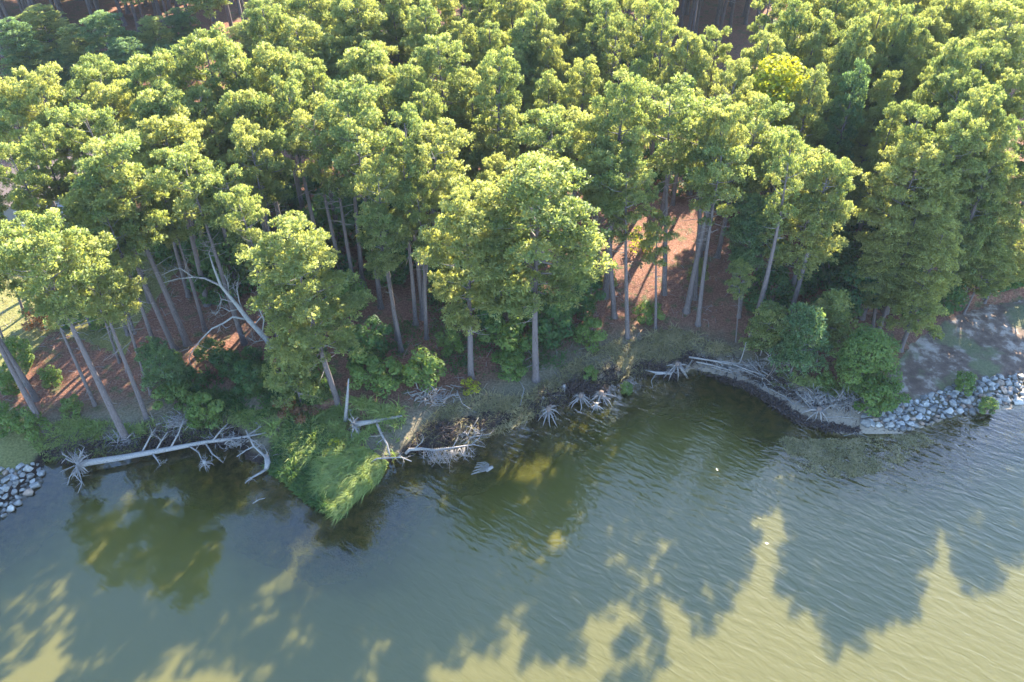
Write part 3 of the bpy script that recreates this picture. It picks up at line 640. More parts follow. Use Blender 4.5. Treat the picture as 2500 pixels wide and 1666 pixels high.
def rootball(mb, c, axis, rad, n, rs, r=.06, flat=.25):
    axis = Vector(axis).normalized(); u = axis.orthogonal().normalized(); v = axis.cross(u)
    for i in range(n):
        a = 6.283*i/n+rs.uniform(-.3,.3); d = (u*math.cos(a)+v*math.sin(a)+axis*rs.uniform(-flat, flat)).normalized(); l = rad*rs.uniform(.5, 1.1)
        p = [c, c+d*l*.4, c+d*l*.75+Vector((rs.uniform(-.15,.15), rs.uniform(-.15,.15), rs.uniform(-.15,.1)))*l, c+d*l+Vector((rs.uniform(-.2,.2), rs.uniform(-.2,.2), rs.uniform(-.35,.1)))*l]
        for q in p: q.z = max(q.z, -.12)
        rr = r*rs.uniform(.6, 1.3); mb.tube(p, [rr*1.4, rr, rr*.6, rr*.2], 5)
        if rs.random() < .7:
            e = p[2]+Vector((rs.uniform(-1,1), rs.uniform(-1,1), rs.uniform(-.6,.3)))*l*.35; mb.tube([p[1], p[2].lerp(e, .3), e], [rr*.5, rr*.35, rr*.12], 4)
def local(root, mb): # geometry given in world space, moved under the root's foot
    off = np.array(root.location)
    mb.v = [v-off for v in mb.v]; return mb
rs = random.Random(5)
def P3(l): return [P(x, y, z) for x, y, z in l]
# long fallen tree at left
o = empty('fallen_tree', P(420,1095,.2)); tag(o, 'long pale fallen trunk lying over the left cove with its root plate to the left', 'fallen tree')
m = MB(); m.tube(P3([(188,1136,.75),(215,1130,.7),(300,1117,.62),(400,1099,.55),(500,1080,.6),(580,1070,.7),(650,1057,.85)]), [.36,.27,.24,.21,.16,.11,.05], 9); local(o, m).obj('trunk', M['dead'], o, True)
m = MB(); rootball(m, P(190,1135,.7), P(400,1099,.6)-P(190,1135,.7), 1.7, 60, rs, .05, .8)
for q in ([(190,1136,.7),(183,1160,.5),(200,1180,.3),(190,1205,.0)],[(192,1140,.6),(170,1165,.3),(165,1185,0)],[(180,1130,.9),(160,1120,1.3),(150,1132,.8)]): gnarl(m, P3(q), .07, .02, 4, 1, rs, .6)
local(o, m).obj('root_plate', M['dead'], o, True)
m = MB()
for q in ([(380,1102,.6),(395,1075,1.1),(410,1055,1.6)],[(415,1096,.6),(435,1060,1.2),(445,1035,1.7),(455,1005,2.0)],[(345,1108,.6),(370,1060,1.3),(380,1045,1.6)],[(500,1080,.6),(520,1110,.5),(545,1130,.1)],[(460,1088,.6),(485,1105,.5),(495,1130,.1)],[(560,1072,.7),(590,1090,.5)],[(520,1076,.7),(540,1050,1.1),(555,1035,1.3)],[(600,1066,.7),(625,1080,.6),(640,1098,.5)],[(600,1066,.7),(640,1040,1.2)],[(370,1104,.6),(385,1125,.3),(392,1138,0)]):
    gnarl(m, P3(q), .085, .025, 6, 2, rs, .9)
local(o, m).obj('branch', M['dead'], o, True)
def thing1(name, label, cat, mb, mat='dead', group=None, at=None):
    V = np.vstack(mb.v); c = (V.min(0)+V.max(0))/2; c[2] = V[:, 2].min(); mb.v = [v-c for v in mb.v]
    o_ = mb.obj(name, M[mat], None, True); o_.location = c; return tag(o_, label, cat, group)
m = MB(); gnarl(m, P3([(600,1050,1.3),(612,1075,1.0),(620,1090,.8),(640,1108,.6),(652,1120,.5)]), .06, .12, 8, 2, rs, 1.1); m.tube(P3([(650,1112,.6),(654,1130,.45),(650,1146,.25)]), [.20,.26,.20], 8)
gnarl(m, P3([(650,1146,.25),(630,1158,.2),(612,1168,.15),(598,1180,.05)]), .13, .03, 8, 1, rs, .7); gnarl(m, P3([(620,1090,.8),(600,1100,.5),(578,1115,.3)]), .08, .03, 8, 1, rs, .8)
thing1('driftwood', 'forked white driftwood tree standing in water left of the marsh', 'driftwood', m)
# root plate log on the marsh
o = empty('fallen_tree', P(870,1037,.6)); tag(o, 'short pale log with a round root plate lying on the marsh', 'fallen tree')
m = MB(); m.tube(P3([(866,1036,1.2),(900,1031,1.1),(940,1024,1.1),(982,1016,1.1)]), [.26,.2,.16,.09], 8); local(o, m).obj('trunk', M['dead'], o, True)
m = MB(); rootball(m, P(864,1036,1.2), P(982,1016,1.1)-P(864,1036,1.2), 1.1, 40, rs, .045, .6); local(o, m).obj('root_plate', M['dead'], o, True)
m = MB(); gnarl(m, P3([(920,1035,1.3),(932,1062,1.0),(945,1085,.8),(952,1113,.6)]), .11, .07, 3, 1, rs, .9); gnarl(m, P3([(938,1070,.9),(925,1080,.8),(918,1086,.6)]), .05, .02, 2, 1, rs, .4); thing1('driftwood', 'white forked log leaning down from the marsh log toward the water', 'driftwood', m)
m = MB(); gnarl(m, P3([(905,1130,.4),(920,1120,.6),(950,1118,.7),(980,1117,.6),(1005,1127,.3)]), .08, .05, 9, 2, rs, .9); thing1('driftwood', 'gnarled white branch at the right corner of the marsh', 'driftwood', m)
m = MB(); m.tube(P3([(851,925,4.2),(848,970,2.4),(843,1030,.5)]), [.06,.13,.17], 7); gnarl(m, P3([(847,1000,1.4),(858,1002,1.5)]), .04, .02, 1, 1, rs, .5); thing1('snag', 'upright pale broken snag behind the marsh', 'dead tree', m)
m = MB(); gnarl(m, P3([(617,1230,.0),(632,1220,.15),(646,1217,.3)]), .05, .03, 3, 1, rs, .4); thing1('driftwood', 'small twig sticking out of the water below the marsh', 'driftwood', m)
# fan branched fallen tree
o = empty('fallen_tree', P(1070,1095,.1)); tag(o, 'fallen dead tree with a fan of bare branches drooping into the water', 'fallen tree')
m = MB(); m.tube(P3([(990,1108,.3),(1000,1098,.6),(1030,1096,.75),(1060,1100,.8),(1110,1093,.9),(1160,1085,.8)]), [.12,.14,.13,.11,.08,.05], 8); local(o, m).obj('trunk', M['dead'], o, True)
m = MB()
for i in range(22):
    x = 1035+i*5.0; y0 = 1098-(i*.5); ex = x+rs.uniform(-14, 30)+(1070-x)*.15; gnarl(m, P3([(x, y0, .8),((x+ex)/2+rs.uniform(-4,4), y0+22, .9),(ex, y0+rs.uniform(18, 56)*(1-abs(i-10)/22), .25)]), .035, .012, 6, 2, rs, .9)
for q in ([(1150,1086,.8),(1170,1070,1.1),(1178,1055,1.2)],[(1130,1090,.8),(1150,1068,1.0),(1195,1060,.9),(1205,1052,.9)],[(1105,1093,.9),(1118,1068,1.4)],[(1010,1098,.7),(1030,1080,1.1),(1035,1070,1.3)],[(1140,1088,.8),(1160,1110,.4)],[(1155,1086,.8),(1185,1092,.5)]): gnarl(m, P3(q), .045, .015, 6, 1, rs, .6)
local(o, m).obj('branch', M['dead'], o, True)
m = MB()
for i in range(8): gnarl(m, P3([(1150+i*2, 1160-i*4+rs.uniform(-2,2), .15),(1170+i*2, 1153-i*3.5, .4),(1194, 1148-i*2.0, .35)]), .028, .03, 1, 1, rs, .3)
m.tube(P3([(1188,1150,.1),(1196,1144,.35),(1203,1140,.4)]), [.12,.15,.12], 7); thing1('stump', 'upturned stump with parallel roots floating off the sand spit', 'stump', m)
# bare dead tree
o = empty('dead_tree', G(676,880)); tag(o, 'bare grey dead tree with crooked limbs reaching left over the shore', 'dead tree')
m = MB(); m.tube(P3([(680,884,.9),(673,873,1.3),(651,829,3.2),(606,781,5.2),(570,735,7.0),(539,698,8.6),(522,655,10.2),(510,618,11.5)]), [.36,.31,.26,.22,.17,.13,.09,.04], 8); local(o, m).obj('trunk', M['dead_pale'], o, True)
m = MB()
for q, r in (([(539,698,8.6),(500,680,9.3),(472,677,9.6),(430,682,9.5),(399,691,9.3)],.12),([(606,781,5.2),(568,774,5.8),(545,790,5.3),(517,803,5.0),(490,830,4.2),(472,854,3.4),(462,872,2.8),(466,895,2.2)],.12),([(600,775,5.4),(585,740,6.6),(578,705,8.0),(580,690,8.8)],.09),([(575,740,6.8),(540,730,7.2),(535,760,6.5),(530,745,6.9)],.07),
  ([(640,815,3.8),(645,780,5.4),(625,740,7.2),(632,715,8.2)],.09),([(620,795,4.6),(650,760,6.0),(672,765,5.6),(690,775,5.0)],.07),([(651,829,3.2),(622,835,3.6),(608,826,4.0)],.06),([(472,677,9.6),(440,655,10.4),(420,660,10.2),(395,672,9.8)],.06),([(510,618,11.5),(518,600,12.2)],.04),([(560,725,7.2),(556,690,8.6),(548,672,9.3)],.06),([(585,755,6.1),(560,760,6.2),(540,750,6.6),(525,770,6.0)],.06)):
    gnarl(m, P3(q), r*.95, .022, 8, 2, rs, 1.3)
local(o, m).obj('branch', M['dead_pale'], o, True)
# stumps with exposed roots
STU = [(1338,1012,1.25,18,'spider like grey stump standing alone in the shallows'),(1417,978,1.15,16,'stump with cut pale top, left one of the pair below the dark cut bank'),(1466,974,1.2,16,'grass topped stump, right one of the pair below the dark cut bank'),(1376,957,.7,12,'small grey stump against the bank left of the pair'),(1455,997,.8,9,'low stump in the water in front of the pair'),
 (1650,908,1.3,22,'large purple grey stump with a comb of hanging roots'),(1994,1014,1.15,20,'star shaped stump on the beach left of the grey rocks'),(502,1137,.8,12,'small white stump in the left cove below the long log'),(1782,906,.6,9,'pale stump on the narrow sand beach'),(1513,890,.45,7,'little white stub on the bank'),(1325,985,.5,8,'thin grey stub at the end of the sand spit')]
for x, y, r, n, lab in STU:
    b = P(x, y, 0); base = max(float(hz(b.x, b.y)[0]), 0)
    o = empty('stump', (b.x, b.y, base)); tag(o, lab, 'stump', 'stumps washed out along the shore')
    m = MB(); m.tube([(0,0,.15*r),(0,0,.35*r),(.04,0,.75*r)], [.22*r,.19*r,.17*r], 9); m.obj('stem', M['bark_brown'] if r > .9 else M['dead'], o, True)
    m = MB()
    for i in range(n):
        a = 6.283*i/n+rs.uniform(-.45,.45); l = r*rs.uniform(.4, 1.4); d = Vector((math.cos(a), math.sin(a), 0)); h = .42*r*rs.uniform(.8,1.2)
        m.tube([d*.08*r+Vector((0,0,h)), d*l*.35+Vector((0,0,h*1.0)), d*l*.7+Vector((rs.uniform(-.1,.1), rs.uniform(-.1,.1), h*.5)), d*l+Vector((0,0,-.08))], [.055*r+.02,.05*r+.01,.035*r,.012], 5)
    for i in range(n):
        a = rs.uniform(0, 6.283); d = Vector((math.cos(a), math.sin(a), 0)); q = d*r*rs.uniform(.25,.7); q.z = .3*r; e = q+Vector((rs.uniform(-.5,.5), rs.uniform(-.5,.5), rs.uniform(-.35,.12)))*r
        m.tube([q, q.lerp(e, .5)+Vector((rs.uniform(-.1,.1),)*3), e], [.03*r, .022*r, .008], 4)
    m.obj('roots', M['twig' if i % 2 else 'dead'], o, True)
m = MB(); m.tube(P3([(1573,903,.3),(1600,910,.35),(1640,912,.4)]), [.05,.12,.16], 7); gnarl(m, P3([(1640,912,.4),(1600,915,.3),(1590,930,.1),(1594,948,0)]), .05, .02, 3, 1, rs, .6); thing1('driftwood', 'thin pale trunk lying left of the large purple grey stump', 'driftwood', m)
# driftwood logs along the beach
LOGS = [((1682,872,.9),(1735,880,.8),(1800,893,.7),.11,'pale log at the head of the sand beach'),((1700,884,.6),(1740,892,.5),(1785,905,.5),.09,'long dark log along the beach head'),((1722,878,.8),(1780,885,.8),(1830,893,.9),.07,'thin log behind the beach head'),((1735,896,.4),(1765,905,.4),(1790,912,.4),.05,'short log on the beach sand'),
 ((1790,890,.8),(1830,905,.7),(1870,918,.7),.08,'log in the middle of the driftwood line'),((1810,902,.6),(1840,915,.5),(1862,925,.5),.05,'crooked stick under the driftwood line'),((1830,884,1.1),(1850,905,.8),(1880,935,.5),.05,'stick slanting over the driftwood line'),((1860,905,.9),(1890,925,.7),(1910,940,.6),.07,'log at the lower driftwood line'),
 ((1943,955,.7),(1965,980,.5),(1990,1010,.4),.06,'straight stick pointing to the star shaped stump'),((1960,950,.8),(1978,985,.5),(1996,1008,.5),.05,'second stick pointing to the star shaped stump'),((2000,1010,.4),(2020,995,.7),(2044,985,.9),.07,'forked branch right of the star shaped stump'),((2010,1020,.2),(2050,1018,.3),(2095,1022,.3),.04,'thin stick lying on sand toward the rocks'),
 ((2095,1010,.5),(2112,995,.8),(2130,980,1.1),.07,'log leaning on the first rocks'),((1880,950,.4),(1915,968,.3),(1940,990,.2),.05,'wet stick along the black wrack line'),((2060,1065,.05),(2090,1057,.1),(2120,1068,.05),.03,'thin dark root on the wet sand'),((1870,925,.8),(1885,905,1.6),(1893,880,2.6),.05,'upright grey stick at the brushy bank'),
 ((1805,888,.9),(1813,868,1.8),(1822,835,3.4),.05,'tall thin leaning pole at the brushy shore'),((1150,1000,.9),(1128,985,1.5),(1118,960,2.3),.04,'bare white sapling above the sand spit'),((1265,925,1.1),(1280,950,1.0),(1270,990,.7),.05,'white stick left of the thick trunk foot'),((1180,700,1.8),(1160,705,1.8),(1120,712,1.9),.05,'pale stick on the forest floor'),
 ((1100,940,1.2),(1120,945,1.2),(1135,943,1.2),.05,'short pale stick under the front middle pine'),((1660,890,.8),(1672,905,.4),(1690,880,.9),.08,'dark root mass edge left of the beach'),((1282,880,1.3),(1300,870,1.6),(1290,856,1.9),.04,'white split stick beside the thick trunk'),((1275,902,1.2),(1295,893,1.3),(1318,886,1.4),.04,'white stick crossing the thick trunk foot')]
for a, b, c, r, lab in LOGS:
    m = MB(); gnarl(m, P3([a, b, c]), r, r*.55, 4, 1, rs, .6); thing1('driftwood_log', lab, 'driftwood', m, 'dead' if rs.random() < .75 else 'bark_brown', 'driftwood logs along the shore')
def brush(c, rad, n, lab, mat='dead', h=.8, r=.042):
    m = MB(); B = G(*c); 
    for _ in range(int(n*1.6)):
        a = rs.uniform(0, 6.28); q = B+Vector((math.cos(a)*rad[0]*rs.random(), math.sin(a)*rad[1]*rs.random(), rs.uniform(0, h))); d = Vector((rs.uniform(-1,1), rs.uniform(-.8,.8), rs.uniform(-.3,.5))).normalized()*rs.uniform(.4, 1.1)
        m.tube([q, q+d*.5+Vector((rs.uniform(-.1,.1),)*3), q+d], [r, r*.7, r*.3], 4)
    thing1('brush_pile', lab, 'brush', m, mat, 'tangles of washed out roots and twigs')
brush((300,1085),(1.6,.8),90,'tangle of grey roots hanging under the forked bank pine'); brush((180,1095),(2.2,.6),70,'dark root tangle along the bank behind the root plate','root_dark'); brush((440,1040),(1.4,1.0),90,'grey twig tangle above the middle of the long log')
brush((430,1065),(3.2,.5),80,'dark root mat hanging from the left cut bank','root_dark'); brush((560,1085),(1.5,.8),70,'twig tangle at the tip of the long log'); brush((1085,1060),(1.3,.8),80,'dark root tangle above the fan branched fallen tree','root_dark'); brush((1140,1070),(1.4,.6),60,'twig tangle beside the fan branched fallen tree')
brush((1425,958),(2.2,.7),110,'black root mass on the cut bank behind the pair of stumps','root_dark'); brush((1610,905),(1.7,.6),90,'dark purple root mass left of the large stump','root_dark'); brush((1680,885),(.8,.8),60,'black root clump at the head of the sand beach','root_dark'); brush((1850,905),(2.6,.6),120,'long driftwood tangle at the foot of the brushy bank')
brush((1905,935),(1.6,.8),80,'dark driftwood tangle in the middle of the beach','root_dark'); brush((1990,985),(1.4,.7),70,'grey twig tangle above the star shaped stump'); brush((2070,990),(1.9,.7),90,'grey twig tangle at the left end of the rocks'); brush((1930,880),(2.5,1.0),70,'bare brushwood under the young pines'); brush((1060,975),(2.2,1.2),80,'bare twiggy brush above the sand spit'); brush((1340,975),(1.2,.5),50,'dark roots at the end of the sand spit','root_dark')
for b, t_, lab in (((2041,844),(2066,742),'pale leaning snag in the dark thicket right of the young pines'),((1990,905),(1996,850),'short grey snag behind the young pines'),((2020,700),(2024,600),'grey dead stem deep in the right thicket'),((1300,700),(1302,640),'short pale stem in the shade left of the clearing')):
    B = G(*b); X = (t_[0]-1250)/FPX; Y = (833-t_[1])/FPX; t = B.y/(math.cos(PITCH)+Y*math.sin(PITCH)); T = Vector((X*t, B.y, CAMH-(math.sin(PITCH)-Y*math.cos(PITCH))*t))
    m = MB(); gnarl(m, [B, B.lerp(T, .5)+Vector((.08,0,0)), T], .10, .03, 5, 1, rs, .6); thing1('snag', lab, 'dead tree', m)

# ------------------------------------------------------------------ riprap
def rock_mesh(seed):
    import bmesh
    r = random.Random(seed); bm = bmesh.new()
    vs = [bm.verts.new(Vector((r.gauss(0,1), r.gauss(0,1), r.gauss(0,1))).normalized()*r.uniform(.8,1.05)) for _ in range(15)]
    bmesh.ops.convex_hull(bm, input=vs); bmesh.ops.delete(bm, geom=[v for v in bm.verts if not v.link_faces], context='VERTS')
    bmesh.ops.bevel(bm, geom=bm.edges[:], offset=.035, segments=1, affect='EDGES')
    me = bpy.data.meshes.new('boulder'); bm.to_mesh(me); bm.free(); return me
RK = [rock_mesh(300+i) for i in range(10)]
RKW = []
for r_ in RK: w_ = r_.copy(); r_.materials.append(M['rock']); w_.materials.append(M['rock_warm']); RKW.append(w_)
def riprap(poly, n, smin, smax, lab, labw, grp):
    W = wpoly(poly, .4); xs = [p_[0] for p_ in W]; ys = [p_[1] for p_ in W]; got = []
    for k in range(n*60):
        if len(got) >= n: break
        x, y = rs.uniform(min(xs), max(xs)), rs.uniform(min(ys), max(ys)); s = rs.uniform(smin, smax)
        if len(got) > n*.45: s = smin*rs.uniform(.7, 1.1)
        if not inpoly(x, y, W) or any((x-a)**2+(y-b)**2 < ((s+c)*.64)**2 for a, b, c in got): continue
        got.append((x, y, s)); i = rs.randrange(10); wm = rs.random() < .12
        o = link('boulder', (RKW if wm else RK)[i]); o.location = (x, y, max(-.05, float(hz(x, y)[0]))+s*.25); o.scale = (s*rs.uniform(.85,1.25), s*rs.uniform(.8,1.1), s*.75)
        o.rotation_euler = (rs.uniform(-.4,.4), rs.uniform(-.4,.4), rs.uniform(0,6.28)); tag(o, labw if wm else lab, 'boulder', grp)
    return len(got)
n1_ = riprap([(2102,1030),(2150,1042),(2194,1046),(2251,1037),(2309,1012),(2380,1000),(2510,975),(2510,912),(2380,925),(2309,948),(2251,968),(2208,984),(2134,990),(2105,1003)], 240, .25, .52, 'pale grey angular boulder in the rock bank at the right shore', 'pinkish boulder among the grey ones of the right rock bank', 'boulders of the right rock bank')
n2_ = riprap([(-60,1290),(0,1262),(50,1215),(92,1175),(108,1140),(90,1132),(40,1145),(-60,1175)], 100, .26, .52, 'blue grey boulder in the shaded rock bank at the lower left corner', 'brownish boulder in the rock bank at the lower left corner', 'boulders of the left rock bank')
print('boulders', n1_, n2_)

# ------------------------------------------------------------------ grass and litter (stuff)
def blades(name, poly, n, h, wd, mat, bend=.5, dirv=None, z=1.0, lab=None, clump=None):
    global rng
    rng = np.random.default_rng(len(name)+n); W = np.array(wpoly(poly, z)); a = W.min(0); b = W.max(0)
    Q = rng.uniform(a, b, (n*3, 2)); Q = Q[inpoly(Q[:,0], Q[:,1], [tuple(q) for q in W])]
    if clump: Q = Q[vnoise(Q[:,0], Q[:,1], clump, 9) + .35*vnoise(Q[:,0], Q[:,1], clump*.3, 8) > rng.uniform(.35, .85, len(Q))]
    Q = Q[:n]; n = len(Q); Z = np.maximum(hz(Q[:,0], Q[:,1]), -.05); C = np.column_stack([Q, Z])
    D = rdir(n); D[:,2] = np.abs(D[:,2])*.8+.5
    if dirv is not None: D += np.array(dirv)
    D /= np.linalg.norm(D, axis=1, keepdims=True); L = h*rng.uniform(.5, 1.2, (n, 1))*(.35+1.3*vnoise(Q[:,0], Q[:,1], .75, 31)[:, None]); S = np.cross(D, rdir(n)); S /= np.linalg.norm(S, axis=1, keepdims=True)
    mid = C+D*L*.6; tip = C+D*L+np.column_stack([D[:,0], D[:,1], -np.ones(n)*.6])*L*bend*.5
    T = np.concatenate([np.stack([C-S*wd, C+S*wd, mid+S*wd*.8], 1), np.stack([C-S*wd, mid+S*wd*.8, mid-S*wd*.8], 1), np.stack([mid-S*wd*.8, mid+S*wd*.8, tip], 1)])
    t = np.clip((vnoise(Q[:,0], Q[:,1], 1.1, 12)*.6+vnoise(Q[:,0]*.6+Q[:,1], Q[:,0]*.25, .22, 13)*.35)+rng.normal(.15, .12, n), 0, .9)
    m = MB(); m.tris(T, np.concatenate([t, t, t])); o = m.obj(name, M[mat]); tag(o, lab, kind='stuff'); return o
blades('marsh_grass', [(795,1110),(830,1100),(905,1095),(950,1125),(930,1165),(880,1205),(838,1254),(800,1220),(780,1165)], 15000, .85, .04, 'grass_marsh', 1.1, (-1.0,-.7,-.1), .3, 'combed light green marsh grass on the point')
blades('marsh_grass', [(660,1060),(720,1000),(800,1000),(850,985),(980,1000),(1000,1060),(980,1110),(905,1100),(790,1120),(700,1120)], 8000, .8, .04, 'grass_marsh', .8, (-.3,-.2,0), .6, 'tall green grass behind the marsh point', 2.2)
blades('marsh_plants', [(650,1130),(700,1040),(760,1010),(800,1060),(800,1130),(790,1200),(835,1254),(800,1246),(740,1215),(700,1175),(660,1150)], 14000, .55, .06, 'leaf_dark', .4, None, .4, 'dark green leafy marsh plants on the left of the point')
blades('bank_grass', [(990,1090),(1060,1000),(1180,960),(1280,960),(1390,880),(1500,830),(1650,800),(1800,850),(1700,870),(1560,895),(1440,930),(1340,985),(1180,1050),(1060,1090)], 20000, .7, .03, 'grass_dry', .8, (0,-.3,0), 1.1, 'dry tan grass on the bank below the clearing', 1.8)
blades('bank_grass', [(100,1110),(60,1060),(160,1020),(330,1030),(480,990),(640,1000),(700,1010),(640,1060),(540,1050),(420,1060),(300,1085),(180,1095)], 9000, .6, .025, 'grass_marsh', .7, (0,-.3,0), 1, 'green grass on the bank above the long log', 1.8)
blades('bank_roots', [(1290,985),(1340,965),(1400,925),(1450,905),(1500,902),(1560,885),(1620,885),(1680,872),(1690,890),(1640,912),(1560,905),(1500,922),(1440,945),(1400,962),(1340,1000),(1300,1002)], 6000, .7, .045, 'root_dark', .9, (0,-.7,-.3), .4, 'dark roots hanging out of the cut bank in the cove', .9)
blades('bank_roots', [(100,1105),(200,1085),(300,1075),(430,1055),(560,1040),(600,1070),(560,1070),(430,1080),(360,1092),(250,1103),(160,1115)], 6000, .7, .045, 'root_dark', .9, (0,-.7,-.3), .3, 'dark roots hanging out of the cut bank behind the long log', .9)
blades('bank_roots', [(1000,1095),(1050,1040),(1120,1030),(1200,1010),(1240,1010),(1200,1045),(1130,1070),(1060,1095)], 3500, .6, .045, 'root_dark', .9, (0,-.7,-.3), .3, 'dark roots behind the fan branched fallen tree', .7)
blades('shore_debris', [(1690,866),(1800,883),(1890,922),(1960,952),(2110,983),(2100,1002),(1960,990),(1880,950),(1790,908),(1700,885)], 1500, 1.0, .03, 'dead', .3, (0,0,-.75), .3, 'pale sticks washed up along the head of the beach')
blades('shore_debris', [(1690,866),(1800,883),(1890,922),(1960,952),(2110,983),(2100,1002),(1960,985),(1880,945),(1790,902),(1700,880)], 5000, .6, .04, 'root_dark', .5, (0,0,-.3), .3, 'dark roots and twigs along the head of the beach', 1.3)
blades('forest_litter', [(1000,760),(1250,650),(1450,560),(1780,540),(1800,760),(1700,860),(1500,880),(1300,960),(1150,1000),(1050,980),(950,880)], 1100, .9, .02, 'dead', .2, (0,0,-.85), 1.8, 'fallen sticks scattered over the forest floor')
blades('forest_litter', [(0,700),(450,640),(560,820),(350,1040),(100,1040),(0,980)], 700, .9, .02, 'dead', .2, (0,0,-.85), 1.8, 'fallen sticks scattered over the left clearing')
blades('wrack_line', [(1700,905),(1776,922),(1840,940),(1900,975),(1960,1015),(2030,1035),(2100,1045),(2095,1056),(2020,1052),(1945,1035),(1880,988),(1820,952),(1760,932)], 9000, .4, .06, 'root_dark', .6, (0,0,-.9), .05, 'black line of rotting weed on the edge of the sand beach')
blades('bank_grass', [(1880,930),(1950,940),(2100,980),(2190,985),(2150,940),(2000,930),(1920,900)], 4000, .5, .025, 'grass_marsh', .7, (0,-.3,0), .8, 'green grass under the round tree', 1.5)
blades('hollow_plants', [(420,960),(480,860),(640,880),(740,940),(840,960),(700,1000),(600,1010),(480,1000)], 9000, .6, .05, 'leaf_dark', .5, None, 1.4, 'dark green ground cover in the hollow below the dead tree', 2.5)
blades('lawn_grass', [(-100,640),(120,600),(330,600),(420,640),(330,790),(300,860),(120,830),(60,880),(-100,950)], 9000, .18, .02, 'grass_dry', .5, None, 2, 'sunlit yellow green lawn beside the house', 2)
blades('forest_floor_plants', [(1080,700),(1250,690),(1400,760),(1450,820),(1380,880),(1200,900),(1080,900),(950,930),(900,820),(1000,760)], 7000, .4, .04, 'leaf_dark', .5, None, 1.8, 'scattered low plants on the shaded forest floor', 2.2)
blades('water_weed', [(1890,1070),(2030,1075),(2250,1060),(2280,1080),(2200,1140),(2060,1170),(1960,1150)], 12000, .22, .03, 'grass_dry', .9, None, 0, 'brown green water weed at the surface off the rocks', 1.6)

# ------------------------------------------------------------------ house
hc = G(95, 560); hr = R(24)
M['roof'] = simple('tan shingle roof', (.19,.135,.11), .9, .15, 3); M['wall'] = simple('grey wall boards', (.16,.16,.16), .8, .1, 2); M['white'] = simple('white paint', (.45,.45,.44), .5, .04, 2)
M['roof_grey'] = simple('grey shingle roof', (.22,.22,.25), .9, .15, 3); M['glass'] = simple('dark window glass', (.03,.04,.05), .1, .1, 1); M['deck'] = simple('deck boards', (.30,.28,.26), .8, .15, 6)
def house(name, loc, rz, L, D, H, rh, roofm, lab, cat):
    o = empty(name, loc, (0,0,rz)); tag(o, lab, cat)
    m = MB(); m.box((0,0,H/2-.3), (L,D,H+.6)); m.add([(-L/2,-D/2,H),(-L/2,D/2,H),(-L/2,0,H+rh*.93),(L/2,-D/2,H),(L/2,D/2,H),(L/2,0,H+rh*.93)], [[0,1,2],[3,5,4],[0,2,5,3],[1,4,5,2]]); m.obj('wall', M['wall'], o)
    r = MB(); e = .5; th = .16
    for s in (-1, 1):
        a = [(-L/2-e, s*(D/2+e), H-rh*e/(D/2)), (L/2+e, s*(D/2+e), H-rh*e/(D/2)), (L/2+e, 0, H+rh), (-L/2-e, 0, H+rh)]
        V = [(x, y, z+.02) for x, y, z in a]+[(x, y, z+th) for x, y, z in a]; F = [[0,1,2,3],[7,6,5,4],[0,4,5,1],[1,5,6,2],[2,6,7,3],[3,7,4,0]]; r.add(V, F if s < 0 else [f[::-1] for f in F])
    rf = r.obj('roof', M[roofm], o)
    t = MB()
    for sx in (-1, 1):
        for s in (-1, 1):
            t.tube([(sx*(L/2+e+.04), s*(D/2+e), H-rh*e/(D/2)+.08), (sx*(L/2+e+.04), 0, H+rh+.08)], .11, 4)
    t.obj('trim', M['white'], rf)
    k = max(2, int(L/3))
    for i in range(k):
        x = -L/2+(i+.5)*L/k
        for s in (-1, 1):
            f = MB(); f.box((x, s*(D/2+.03), H*.55), (1.3,.08,1.3)); fo = f.obj('window', M['white'], o); g = MB(); g.box((x, s*(D/2+.075), H*.55), (1.1,.03,1.1)); g.obj('pane', M['glass'], fo)
    return o
house('house', (hc.x+1.5, hc.y+6, hc.z), hr, 13, 9, 3.4, 2.0, 'roof', 'house with a tan gable roof half hidden by the pines at the left edge', 'house')
c2 = G(225, 555); house('shed', (c2.x, c2.y+1, c2.z), R(-12), 4.5, 3.6, 2.3, 1.0, 'roof_grey', 'small grey roofed shed right of the tan roofed house', 'shed')
o = empty('deck', (hc.x+3.8, hc.y+.2, hc.z), (0,0,hr)); tag(o, 'raised deck with a white railing in front of the tan roofed house', 'deck')
m = MB(); m.box((0,0,1.5), (11,2.6,.14)); m.obj('floor', M['deck'], o)
for x in (-5.2,-2.6,0,2.6,5.2): m = MB(); m.box((x,-1.15,.7), (.14,.14,1.46)); m.obj('post', M['white'], o)
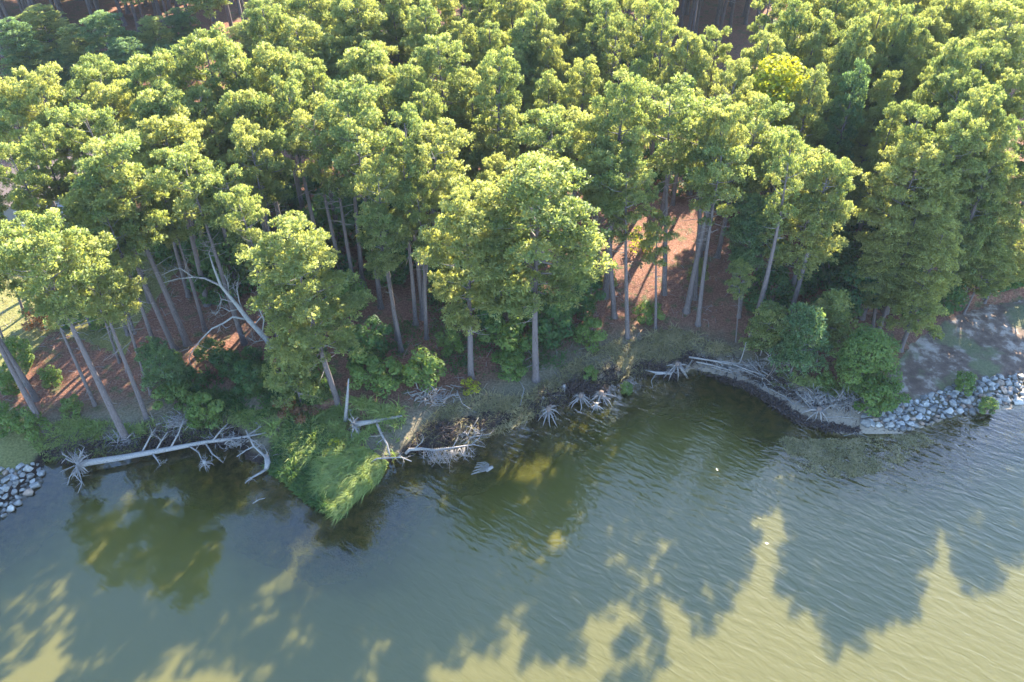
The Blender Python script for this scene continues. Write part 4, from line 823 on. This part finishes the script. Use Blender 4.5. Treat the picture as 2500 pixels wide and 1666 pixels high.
m = MB(); m.box((0,-1.22,2.45), (11,.1,.09)); m.box((0,-1.22,1.72), (11,.06,.06))
for i in range(56): m.box((-5.4+i*.196,-1.22,2.08), (.05,.04,.66))
m.obj('railing', M['white'], o)
# white boat on the drive
bl = G(185, 512); o = empty('boat', (bl.x, bl.y, bl.z+.3), (0,0,R(35))); tag(o, 'small white boat parked beside the house between the pines', 'boat')
m = MB(); V = []; NS = 9
for i in range(NS):
    t = i/(NS-1); wd = 1.05*(1-t**3.0)+.03; hh = .75+.35*t*t; x = -2.8+5.6*t
    V += [(x, -wd, hh), (x, -wd*.75, .3), (x, 0, .05+.3*t**3), (x, wd*.75, .3), (x, wd, hh)]
F = [[i*5+j, i*5+j+1, i*5+j+6, i*5+j+5] for i in range(NS-1) for j in range(4)]+[[0,4,3,2,1]]
m.add(V, F); m.obj('hull', M['white'], o, True)
m = MB(); m.add([(x*.97, y*.96, z-.12) for k, (x, y, z) in enumerate(V) if k % 5 in (0, 4)], [[2*i, 2*i+1, 2*i+3, 2*i+2] for i in range(NS-1)]); m.obj('deck', M['white'], o)
m = MB(); m.add([(.2,-.7,1.0),(.2,.7,1.0),(.9,.55,1.0),(.9,-.55,1.0),(.25,-.65,1.45),(.25,.65,1.45)], [[0,1,5,4],[0,4,3],[1,2,5],[4,5,2,3]]); m.obj('windshield', M['glass'], o)
print('plants', COUNT, len(OCC), 'objects', len(bpy.data.objects))

# ------------------------------------------------------------------ air
hzm = bpy.data.materials.new('thin haze'); hzm.use_nodes = True; hn = hzm.node_tree; hn.nodes.clear()
ho = hn.nodes.new('ShaderNodeOutputMaterial'); hv = hn.nodes.new('ShaderNodeVolumePrincipled'); hv.inputs['Density'].default_value = 0.00011; hv.inputs['Color'].default_value = (.72,.84,1,1); hv.inputs['Anisotropy'].default_value = .0
hn.links.new(hv.outputs[0], ho.inputs['Volume'])
m = MB(); m.box((0, 300, 28), (3900, 5000, 64)); hb = m.obj('haze', hzm); tag(hb, 'thin bluish haze over the woods', kind='stuff')
